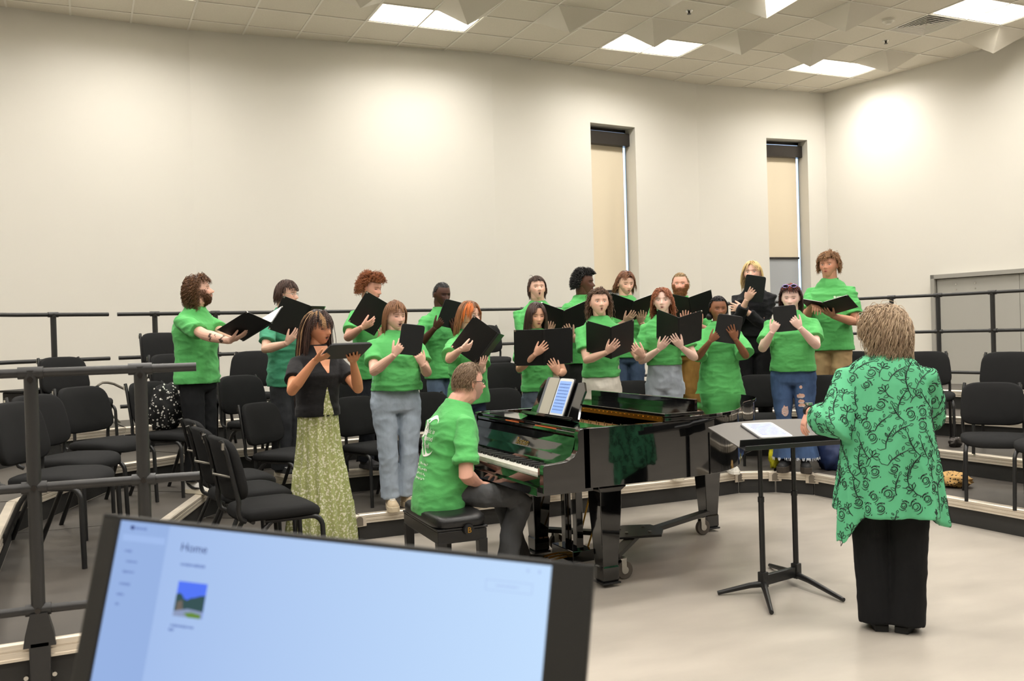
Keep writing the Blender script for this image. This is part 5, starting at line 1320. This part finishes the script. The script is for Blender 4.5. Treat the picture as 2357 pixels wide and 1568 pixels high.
singer('person with very short black hair and dark skin in a green t-shirt reading a tablet',1012,648,2,.07,28,
 S_(bw=.98,skin='dark',hd=dict(eyes='down'),head=(4,-12,0),top=TEE(loose=1.08,hem=.46),pants=S_(col=(98,114,138),kind='straight'),shoe=S_(col=(40,40,42)),seed=6,
 hair=S_(col=(15,12,12),th=.022,n=260,len=.03,rad=.008,lift=1,lo=-.25,front=.52,seed=19,seg=3)),
 ('tablet',1034,722,.30,68,-6,14,S_(R=(g_,-.06,-.09,20,dict(off=.014,curl=(.3,.4,.3))),L=(g_,.07,-.08,-20),w=.17,h=.24,label='small black tablet held by the singer with very short hair')),.0)
singer('person with orange streaked hair and round glasses in a green t-shirt holding a tilted folder',1072,687,1,.10,40,
 S_(bw=1.0,fem=1,skin='fair',hd=dict(eyes='down',mouth=.3),head=(10,-8,0),glasses='thin',top=TEE(loose=1.16,hem=.485,sleeve=.8,sr=.07),pants=S_(col=(46,54,76),kind='straight'),shoe=S_(col=(50,50,54)),seed=7,
 hair=S_(col=(122,84,58),col2=(150,100,62),face=(214,116,52),th=.055,n=300,len=.72,rad=.022,lift=.25,grav=.7,lo=-.45,front=.46,part=.05,fl=.85,flow=(0,-.3,-.3),seed=23,seg=12,keep=.36,ymax=.05)),
 ('folder',1120,802,.36,60,-2,26,S_(R=(g_,-.19,-.06,40,dict(curl=(.3,.35,.3))),L=(g_,.04,-.11,-10,dict(spread=.3)),ang=30,label='black folder with white pages tilted in front of the orange-haired singer')))
singer('person with brown hair and rounded open mouth in a loose green t-shirt and cream shorts',1236,631,2,.07,-2,
 S_(bw=1.14,skin='fair',hd=dict(eyes='open',mouth=.9,round=1,gaze=1,browup=1),head=(16,6,0),top=TEE(loose=1.13,hem=.45,sleeve=.86,sr=.075),pants=S_(col=(196,184,158),kind='wide',var=.3),shoe=S_(col=(60,60,62)),seed=8,
 hair=S_(col=(62,46,38),col2=(86,62,48),th=.06,n=360,nk=2.8,len=.20,rad=.018,curl=.006,lift=.12,grav=.6,lo=-.42,front=.44,flow=(-.3,.0,-.4),seed=29,jit=.1)),
 ('folder',1298,742,.40,45,4,0,S_(R=(g_,-.12,-.10,10,dict(off=-.03)),L=(g_,.04,-.09,-18),ang=30,label='black folder between the rounded-mouth singer and the afro-haired singer')))
singer('person with black afro hair in profile wearing a green t-shirt and dark trousers',1338,610,2,.22,42,
 S_(bw=1.08,skin='deep',hd=dict(eyes='down'),head=(24,-4,0),top=TEE(loose=1.12,hem=.47),pants=S_(col=(40,40,40),kind='straight'),shoe=S_(col=(40,40,42)),seed=9,
 hair=S_(col=(24,21,21),col2=(36,32,31),th=.15,n=480,len=.13,rad=.018,curl=.022,cn=2,lift=2.2,grav=.05,lo=-.38,front=.42,seed=31,seg=6)),
 ('folder',1370,742,.27,54,0,0,S_(R=(g_,-.08,-.10,10,dict(off=-.035)),L=(g_,.08,-.10,-10,dict(off=-.035)),ang=26,label='black folder hidden behind the braided singer shoulder')),.05)
singer('person with long straight dark brown hair holding a wide black folder facing the room',1232,690,1,.10,8,
 S_(bw=.90,fem=1,skin=(222,170,142),hd=dict(eyes='down',mouth=.25),head=(8,-10,0),top=TEE(loose=1.06,hem=.53,sleeve=.7),pants=S_(col=(88,98,112),kind='straight'),shoe=S_(col=(90,90,92)),seed=10,
 hair=S_(col=(50,36,32),col2=(76,54,46),th=.05,n=360,len=1.45,rad=.024,lift=.2,grav=.8,lo=-.5,front=.52,part=0,flow=(0,-.1,-.4),seed=37,seg=14,keep=.37)),
 ('folder',1252,800,.34,76,0,-1,S_(R=(g_,-.015,-.0,38,dict(curl=(.08,.12,.15),spread=.26)),L=(g_,.07,-.15,-22,dict(spread=.22)),ang=6,label='wide black folder held flat open by the long dark-haired singer')))
singer('person with braided crown and wavy brown hair in white trousers and green t-shirt',1378,659,1,.10,2,
 S_(bw=1.08,fem=1,skin='fair',hd=dict(eyes='open',mouth=.55,round=1,fat=.35),head=(10,2,0),top=TEE(loose=1.0,hem=.55,logo=(-.012,.745),sleeve=.68),pants=S_(col=(226,220,208),kind='straight',var=.05),shoe=S_(col=(220,216,208)),seed=11,
 hair=S_(col=(84,62,48),col2=(122,92,72),th=.07,n=320,len=.6,rad=.021,curl=.022,cn=3,lift=.4,grav=.6,lo=-.45,front=.47,fl=.25,flow=(0,-.4,-.2),seed=41,seg=12,keep=.37,buns=[(-.2,.16,.40,.05),(-.1,.2,.44,.05),(0,.22,.455,.05),(.1,.2,.44,.05),(.2,.16,.40,.05),(-.27,.08,.34,.05),(.27,.08,.34,.05)])),
 ('folder',1406,790,.36,62,0,0,S_(R=(g_,.02,-.02,34,dict(curl=(.1,.15,.15),spread=.24)),L=(g_,.21,-.06,-35,dict(curl=(.5,.6,.5))),ang=34,label='black folder opened in a V by the singer in white trousers')))
singer('person with swept brown hair and short beard in a green t-shirt and blue jeans',1438,620,2,.07,10,
 S_(bw=1.06,skin='fair',hd=dict(eyes='down',mouth=.15),head=(12,-12,0),stubble=.4,beardcol=(70,48,38),top=TEE(loose=1.12,hem=.50,logo=(-.05,.765)),pants=S_(col=(74,90,118),kind='straight',var=.3),shoe=S_(col=(60,60,62)),seed=12,
 hair=S_(col=(92,58,40),col2=(140,92,62),th=.08,n=360,nk=2.6,len=.34,rad=.019,lift=.2,grav=.55,lo=-.5,front=.46,part=-.1,flow=(0,-.3,0),seed=43,seg=10)),
 ('folder',1452,718,.40,42,2,4,S_(R=(g_,.0,-.05,22,dict(spread=.26)),L=(g_,.12,-.10,-12,dict(off=-.03)),ang=26,label='black folder of the swept-haired singer with pages catching light')))
singer('person with wavy auburn shoulder hair in grey-blue jeans and green t-shirt',1524,657,1,.10,-4,
 S_(bw=1.03,fem=1,skin=(238,200,184),hd=dict(eyes='open',mouth=.3),head=(2,2,0),top=TEE(loose=.98,hem=.595,sleeve=.66),pants=S_(col=(158,166,176),kind='straight',var=.2,w=1.04,fold=.014),shoe=S_(col=(226,228,218),lace=1,solecol=(226,120,70)),seed=13,lip=(190,110,100),
 hair=S_(col=(126,72,46),col2=(170,104,70),th=.06,n=330,len=.62,rad=.021,curl=.024,cn=3,lift=.3,grav=.65,lo=-.45,front=.5,part=0,flow=(0,-.2,-.3),seed=47,seg=12,keep=.37)),
 ('folder',1562,766,.36,60,0,4,S_(R=(g_,-.12,-.13,28,dict(off=-.03)),L=(g_,-.02,-.07,-28,dict(curl=(.1,.15,.15),spread=.24)),ang=36,label='black folder held by the singer with wavy auburn hair')))
singer('person with full reddish beard and tied-back fair hair in ochre trousers',1566,623,2,.07,-6,
 S_(bw=1.0,skin='pink',hd=dict(eyes='open'),head=(2,-2,0),beard=.055,beardcol=(150,100,60),brow=(130,96,62),top=TEE(loose=1.08,hem=.50),pants=S_(col=(150,112,58),kind='wide',var=.2),shoe=S_(col=(60,60,62)),seed=14,
 hair=S_(col=(150,122,84),col2=(176,148,106),th=.035,n=240,len=.3,rad=.016,lift=.05,grav=.2,lo=-.4,front=.55,flow=(0,-1,.1),seed=53,seg=8,buns=[(.24,-.2,-.3,.12),(.28,-.12,-.48,.12),(.28,-.08,-.64,.10)])),
 ('folder',1590,714,.36,56,0,-3,S_(R=(g_,-.05,-.07,8,dict(spread=.3)),L=(g_,.05,-.10,-10,dict(spread=.3)),ang=28,label='black folder with bright pages held by the bearded fair-haired singer')))
singer('person with black hair in low buns wearing an oversized long green t-shirt',1652,677,1,.10,4,
 S_(bw=1.0,fem=1,skin='brown',hd=dict(eyes='down',mouth=.5,fat=.5),head=(10,-6,0),top=TEE(loose=1.24,hem=.375,sleeve=.95,sr=.08,flare=.14),pants=S_(col=(36,36,38),kind='slim'),shoe=S_(col=(226,222,212),solecol=(236,232,222),var=.3),seed=15,
 hair=S_(col=(26,22,23),col2=(38,32,33),th=.05,n=260,len=.25,rad=.018,lift=.1,grav=.3,lo=-.4,front=.52,flow=(0,-.8,-.5),seed=59,seg=8,buns=[(-.34,-.12,-.34,.14),(.34,-.12,-.34,.14)])),
 ('tablet',1676,757,.36,72,0,10,S_(R=(g_,-.09,-.07,28,dict(off=.014,curl=(.4,.4,.3))),L=(g_,.035,-.015,-24,dict(off=.018,spread=.34,curl=(.05,.08,.1))),w=.21,h=.25,label='dark tablet held under spread fingers by the singer in the oversized shirt')))
singer('person with chin-length blond hair dressed all in black, tablet before the mouth',1733,596,2,.07,-16,
 S_(bw=1.0,skin='fair',hd=dict(eyes='open'),head=(8,4,0),brow=(120,92,60),top=S_(col=(24,24,26),mname='black_shirt',loose=1.08,hem=.57,sleeve=1.72,sr=.072,name='shirt'),pants=S_(col=(22,22,24),kind='straight'),shoe=S_(col=(24,24,26)),seed=16,
 hair=S_(col=(196,164,104),col2=(226,200,146),th=.065,n=320,len=.5,rad=.021,lift=.3,grav=.6,lo=-.45,front=.5,part=0,flow=(0,.0,-.3),fl=.7,seed=61,seg=10,keep=.35)),
 ('tablet',1737,664,.30,74,4,12,S_(R=(g_,-.03,-.06,18,dict(off=.014,spread=.24)),L=('px',1712,712,.16,(1,.1,.2),(0,-1,0)),w=.19,h=.26,label='dark tablet held up to the mouth by the singer in black')))
singer('person with lilac sunglasses on reddish dark curly hair in ripped flared jeans',1820,650,1,.10,-6,
 S_(bw=1.30,fem=.8,belly=.6,skin=(236,198,184),hd=dict(eyes='down',fat=.5),head=(2,-10,0),top=TEE(loose=1.02,hem=.535,sleeve=.72),pants=S_(col=(66,88,124),kind='flare',var=.28,end=.075,fray=1,rips=[(-.075,.78,.014,.016),(-.07,.70,.035,.022),(-.075,.65,.03,.02),(-.082,.615,.04,.018),(.07,.56,.03,.05)]),shoe=S_(col=(26,25,25),sole=.05,solecol=(58,50,42)),seed=17,shades=1,lip=(176,96,92),
 hair=S_(col=(52,32,30),col2=(74,44,40),th=.085,n=420,len=.5,rad=.016,curl=.026,cn=3.4,lift=.2,grav=.65,lo=-.45,front=.5,jit=.12,top=(.84,(186,84,48)),fl=.45,seed=67,seg=14,keep=.42)),
 ('tablet',1808,733,.36,78,0,-4,S_(R=(g_,-.085,-.045,24,dict(off=.014,curl=(.35,.4,.35))),L=(g_,.075,-.03,-24,dict(off=.014,curl=(.2,.25,.25))),w=.19,h=.22,label='black-cased tablet held in both hands by the singer with sunglasses on the head')))
singer('person tallest at the right end, wavy light brown hair, khaki trousers and green t-shirt',1909,571,2,.07,-16,
 S_(bw=1.04,skin=(206,150,122),hd=dict(eyes='open',mouth=.1),head=(-2,0,0),brow=(92,62,44),top=TEE(loose=1.12,hem=.475,logo=(-.042,.755),vneck=1),pants=S_(col=(176,148,108),kind='straight',w=1.06),shoe=S_(col=(90,80,70)),seed=18,
 hair=S_(col=(120,86,58),col2=(166,124,86),th=.10,n=420,len=.22,rad=.018,curl=.016,cn=1.3,lift=.25,grav=.5,lo=-.25,front=.38,flow=(.25,.1,-.2),jit=.14,fl=1,seed=71,seg=9)),
 ('folder',1906,710,.38,22,0,-4,S_(R=('px',1872,700,.30,(-.5,.7,-.3),(0,.2,-1),dict(curl=(.6,.7,.5))),L=(g_,-.02,-.06,-10,dict(spread=.24)),ang=14,label='black folder held almost flat by the tall singer at the right end')),.035)
# ================================================================ PIANIST (seated, facing the keys)
def pianist():
    pos=(1.93,5.36); z=0; H=1.80
    # psi so that he faces +X : compute from camera direction
    cdir=Vector((-pos[0],-pos[1],0)).normalized(); rt=Vector((-cdir.y,cdir.x,0)); rt=rt if rt.dot(CR)>0 else -rt
    f=Vector((1,-.02,0)).normalized(); psi=math.degrees(math.atan2(f.dot(rt),f.dot(cdir)))
    sp=S_(bw=1.16,belly=.5,skin=(226,172,150),hd=dict(eyes='open'),head=(6,-2,0),glasses='dark',stubble=.35,beardcol=(170,160,150),seat=.515,lean=15,
      top=S_(col=GREEN,loose=1.08,hem=.475,sleeve=.78,sr=.068,fold=.012),pants=S_(col=(88,89,91),legs=[(1,(.10,.50,.535),(.10,.40,.08)),(-1,(-.14,.47,.53),(-.16,.62,.08))]),
      armR=dict(w=Vector((.11,.23,.635)),d=Vector((-.25,.9,-.2)),n=Vector((0,-.3,-1)),curl=(.3,.4,.4),pole=(.45,-.25,-.7)),armL=dict(w=Vector((-.13,.16,.655)),d=Vector((.2,.9,-.2)),n=Vector((0,-.3,-1)),curl=(.3,.4,.4),pole=(-.3,.7,-.4)),
      shoe=S_(col=(24,24,25),solecol=(30,30,30)),seed=21,toe=.05,
      hair=S_(col=(118,94,72),col2=(152,128,102),th=.035,n=520,nk=2.6,len=.075,rad=.010,lift=.15,grav=.45,lo=-.28,front=.44,flow=(0,-.3,-.3),fl=1.6,seed=73,seg=6))
    R=person('seated pianist in a green t-shirt and dark grey trousers, seen from behind at the piano',pos,z,H,psi,sp)
    sh=[c for c in R[0].children if c.name.startswith('t_shirt')][0]
    from mathutils.bvhtree import BVHTree
    me=sh.data; bv=BVHTree.FromPolygons([v.co.copy() for v in me.vertices],[tuple(p.vertices) for p in me.polygons]); T=R[5]
    def back(x,zz,off=.003):
        o_=T(x,-.6,zz) ; e_=T(x,.0,zz); h=bv.ray_cast(o_,e_-o_); return (h[0]+h[1]*off) if h[0] else e_
    # crescent
    m=MB(); n=40; out=[];inn=[]; cx,cz=.02,1.30
    for i in range(n+1):
        a=math.radians(38+i*(322-38+0)/n); out.append((cx+.115*math.cos(a),cz+.13*math.sin(a))); 
        w=math.sin(PI*i/n)**.8; a2=a; inn.append((cx+.034*w+ (.115-.060*w)*math.cos(a2),cz+(.13-.040*w)*math.sin(a2)))
    V=[back(x,z_) for x,z_ in out]+[back(x,z_) for x,z_ in inn]; m.add(V,[(i,i+1,n+2+i,n+1+i) for i in range(n)])
    m.build('moon_print',WHITE,sh)
    # handwriting style lines inside and below the crescent
    def scrib(body,cx_,cz_,size):
        cu=bpy.data.curves.new('t','FONT'); cu.body=body; cu.size=size; cu.shear=.3; cu.align_x='CENTER'; cu.resolution_u=2
        to=bpy.data.objects.new('t',cu); C.objects.link(to); dg=bpy.context.evaluated_depsgraph_get(); e=bpy.data.meshes.new_from_object(to.evaluated_get(dg)); bpy.data.objects.remove(to)
        v=[back(cx_+q.co.x,cz_+q.co.y,.0035) for q in e.vertices]; f=[tuple(p.vertices) for p in e.polygons]; mb=MB(); mb.add(v,f); bpy.data.meshes.remove(e); mb.build('script_print',WHITE,sh)
    scrib('Music is',.03,1.315,.042); scrib('beyond',.03,1.27,.042); scrib('find',.03,1.225,.042)
    # squiggled smaller lines underneath, too small to read
    m=MB(); rnd=random.Random(5)
    for j,zz in enumerate((1.125,1.095,1.065,1.035)):
        x=-.05
        while x<.09:
            P=[back(x+q*.004,zz+rnd.uniform(-.008,.009),.003) for q in range(4)]; m.tube(P,.0013,4); x+=.018
    m.build('script_print',WHITE,sh)
pianist()
# ================================================================ CONDUCTOR (from behind)
BL=mat('tunic_green',(96,184,136),.7,spec=.2,bump=.15,bscale=12)
def conductor():
    pos=(3.655,3.45); H=1.64
    psi=178
    # she faces the choir; her left arm reaches over the desk
    cdir=Vector((-pos[0],-pos[1],0)).normalized(); rz=facing(pos,psi); Mw=Matrix.Translation((pos[0],pos[1],0))@Matrix.Rotation(rz,4,'Z'); Mi=Mw.inverted()
    wl=at(1862,945,4.86); 
    sp=S_(bw=1.42,fem=.6,belly=.8,skin=(226,168,146),hd=dict(eyes='open',fat=.5),head=(34,-4,0),glasses='dark',seed=31,
      pants=S_(col=(22,22,23),kind='wide',var=.06,w=1.0,waist=.62,end=.022,fold=.006),shoe=S_(col=(22,22,22),solecol=(24,24,24)),feet=.062,
      armL=dict(w=wl,d=(at(1846,985,4.86)-wl).normalized(),n=Vector((0,0,-1)),world=True,curl=(.3,.4,.4),pole=(-.55,-.2,-1)),
      armR=dict(w=Vector((.12,.42,1.02)),d=Vector((-.1,.9,.1)),n=Vector((0,0,-1)),curl=(.3,.4,.4),pole=(.25,-.2,-1)),
      hair=S_(col=(132,108,84),col2=(196,172,142),th=.10,n=900,nk=2.6,len=.5,rad=.0125,curl=.03,cn=1.2,lift=.25,grav=.6,lo=-.5,front=.3,seed=79,seg=12,keep=.44,jit=.14,wx=1.14,wz=.97,fl=1))
    R=person('conductor seen from behind with curly grey-blond hair, green floral tunic and black trousers',pos,0,H,psi,sp)
    root=R[0]; arms=R[4]; T=R[5]; k=H/1.75
    m=MB(); rows=[(.850,.042,.044,0),(.842,.058,.052,0),(.826,.088,.064,0),(.80,.112,.078,0),(.76,.122,.090,0),(.70,.126,.098,0),(.62,.132,.106,-.005),(.52,.142,.112,-.005),(.42,.152,.118,0),(.36,.157,.120,0)]
    Rr=[]; n=72
    for zf,w,d,yo in rows: Rr.append([Vector((x*H,(yo+y)*H,zf*H)) for x,y in sup(w,d,n,2.3)])
    # hem drops to a point on her left, folds deepen downward
    out=[]
    for i,r in enumerate(Rr):
        q=[]
        for j,p in enumerate(r):
            t=max(0,(.62-rows[i][0])/.26); a=2*PI*j/n; am=.022*t*math.sin(a*7+.5)+.010*t*math.sin(a*13)
            dr=Vector((p.x,p.y,0)).normalized(); p=p+dr*am
            drop=0
            if i>=7:
                lf=max(0,-math.cos(a)); drop=(.13*max(0,math.sin(PI*min(1,max(0,(a-PI*.98)/(PI*.42)))))**3+.05*max(0,math.cos(a-.3))**6)*(i-6)/3*1.5
            q.append(p-Vector((0,0,drop)))
        out.append(q)
    m.rings(out)
    for s,nm in((1,'R'),(-1,'L')):
        S,E,W=arms[nm]; inn=T(s*.05*H,0,.79*H); m.tube([inn,S+Vector((0,0,-.01)),S.lerp(E,.5)+Vector((0,0,-.02)),E+Vector((0,0,-.01)),E.lerp(W,.4),E.lerp(W,.68)],[.05,.062,.092,.100,.090,.068],20)
    v,nr,f=voxel(m,.008,7,.6); v=fold(v,nr,.008,6,3,4.4); tu=npmesh('tunic',v,f,BL,root)
    from mathutils.bvhtree import BVHTree
    bv=BVHTree.FromPolygons([Vector(p) for p in v],f); rnd=random.Random(12); idx=list(range(len(v))); rnd.shuffle(idx); seeds=[]; gr={}
    SP=.060
    for i in idx:
        p=Vector(v[i]); key=(int(p.x//SP),int(p.y//SP),int(p.z//SP)); ok=True
        for ax in(-1,0,1):
            for ay in(-1,0,1):
                for az in(-1,0,1):
                    for q in gr.get((key[0]+ax,key[1]+ay,key[2]+az),()):
                        if (q-p).length<SP: ok=False
        if ok: gr.setdefault(key,[]).append(p); seeds.append((p,Vector(nr[i])))
    pm=MB()
    for (p,nm_) in seeds:
        if nm_.z<-.8: continue
        up=(Vector((0,0,1))-nm_*nm_.z); up=up.normalized() if up.length>.1 else nm_.orthogonal(); th=rnd.uniform(-.9,.9); u=up*math.cos(th)+nm_.cross(up)*math.sin(th); w=nm_.cross(u); sc_=rnd.uniform(.95,1.4)
        def stroke(pts,wd=.0015):
            P=[]
            for x,y in pts:
                h=bv.find_nearest(p+w*(x*sc_)+u*(y*sc_),.08)
                if h[0] is None: return
                P.append(h[0]+h[1]*.0008)
            n_=len(P); pm.tube(P,[wd*1.3*(.35+.65*math.sin(PI*min(1,(i+.6)/n_))) for i in range(n_)],4)
        def loop(cx,cy,rx,ry,a0,a1,n=9): return [(cx+rx*math.cos(a0+(a1-a0)*i/n)*(1+.06*math.sin(5*i)),cy+ry*math.sin(a0+(a1-a0)*i/n)) for i in range(n+1)]
        def leaf(x,y,a,l):
            ca,sa=math.cos(a),math.sin(a)
            for s in(1,-1): stroke([(x+ca*l*t-sa*s*.22*l*math.sin(PI*t),y+sa*l*t+ca*s*.22*l*math.sin(PI*t)) for t in(0,.25,.5,.75,1)],.0011)
        k_=rnd.random()
        if k_<.42:
            stroke(loop(0,0,.016,.014,.3,5.9),.0021); stroke(loop(.002,.001,.010,.008,2.5,7.6,6)); stroke(loop(-.004,.006,.022,.020,.6,2.5,6),.0016); stroke(loop(.005,-.003,.024,.021,3.6,5.4,6)); stroke(loop(0,.012,.012,.012,.4,2.7,5))
            for a0 in(.9,2.2,3.9): stroke([(math.cos(a0)*.029,math.sin(a0)*.029),(math.cos(a0+.18)*.031,math.sin(a0+.18)*.031)],.0016)
        elif k_<.8:
            stroke([(0,-.05),(.004,-.025),(.001,0),(-.005,.022),(-.012,.042)],.0022)
            for j,(yy,sd) in enumerate(((-.03,1),(-.015,-1),(.0,1),(.014,-1),(.028,1))): leaf(.002,yy,(.55 if sd>0 else PI-.55)+.15*j,.026-.002*j)
            leaf(-.012,.040,2.0,.022)
            stroke([(0,-.05),(.02,-.062),(.034,-.058)],.0014)
        else:
            for a0 in(.5,1.2,1.9,2.6): 
                ca,sa=math.cos(a0),math.sin(a0); stroke([(0,-.01),(ca*.02-sa*.006,sa*.02+ca*.006-.01),(ca*.03,sa*.03-.01),(ca*.02+sa*.006,sa*.02-ca*.006-.01),(0,-.01)],.0016)
            stroke([(0,-.01),(.003,-.03),(-.004,-.05)],.002); leaf(0,-.03,.3,.022)
    pm.build('floral_print',mat('print_ink',(14,30,26),.7),tu)
    S,E,W=arms['L']; d=(W-E).normalized(); wb=MB(); wb.tube([W-d*.012-Vector((0,0,0)),W+d*.008],.0315,18); wb.build('watch_band',BLK,root,'auto'); wb=MB(); u=Vector((0,0,1)); wb.tube([W+u*.028,W+u*.040],.02,14); wb.build('watch_face',CHROME,root,'auto')
conductor()
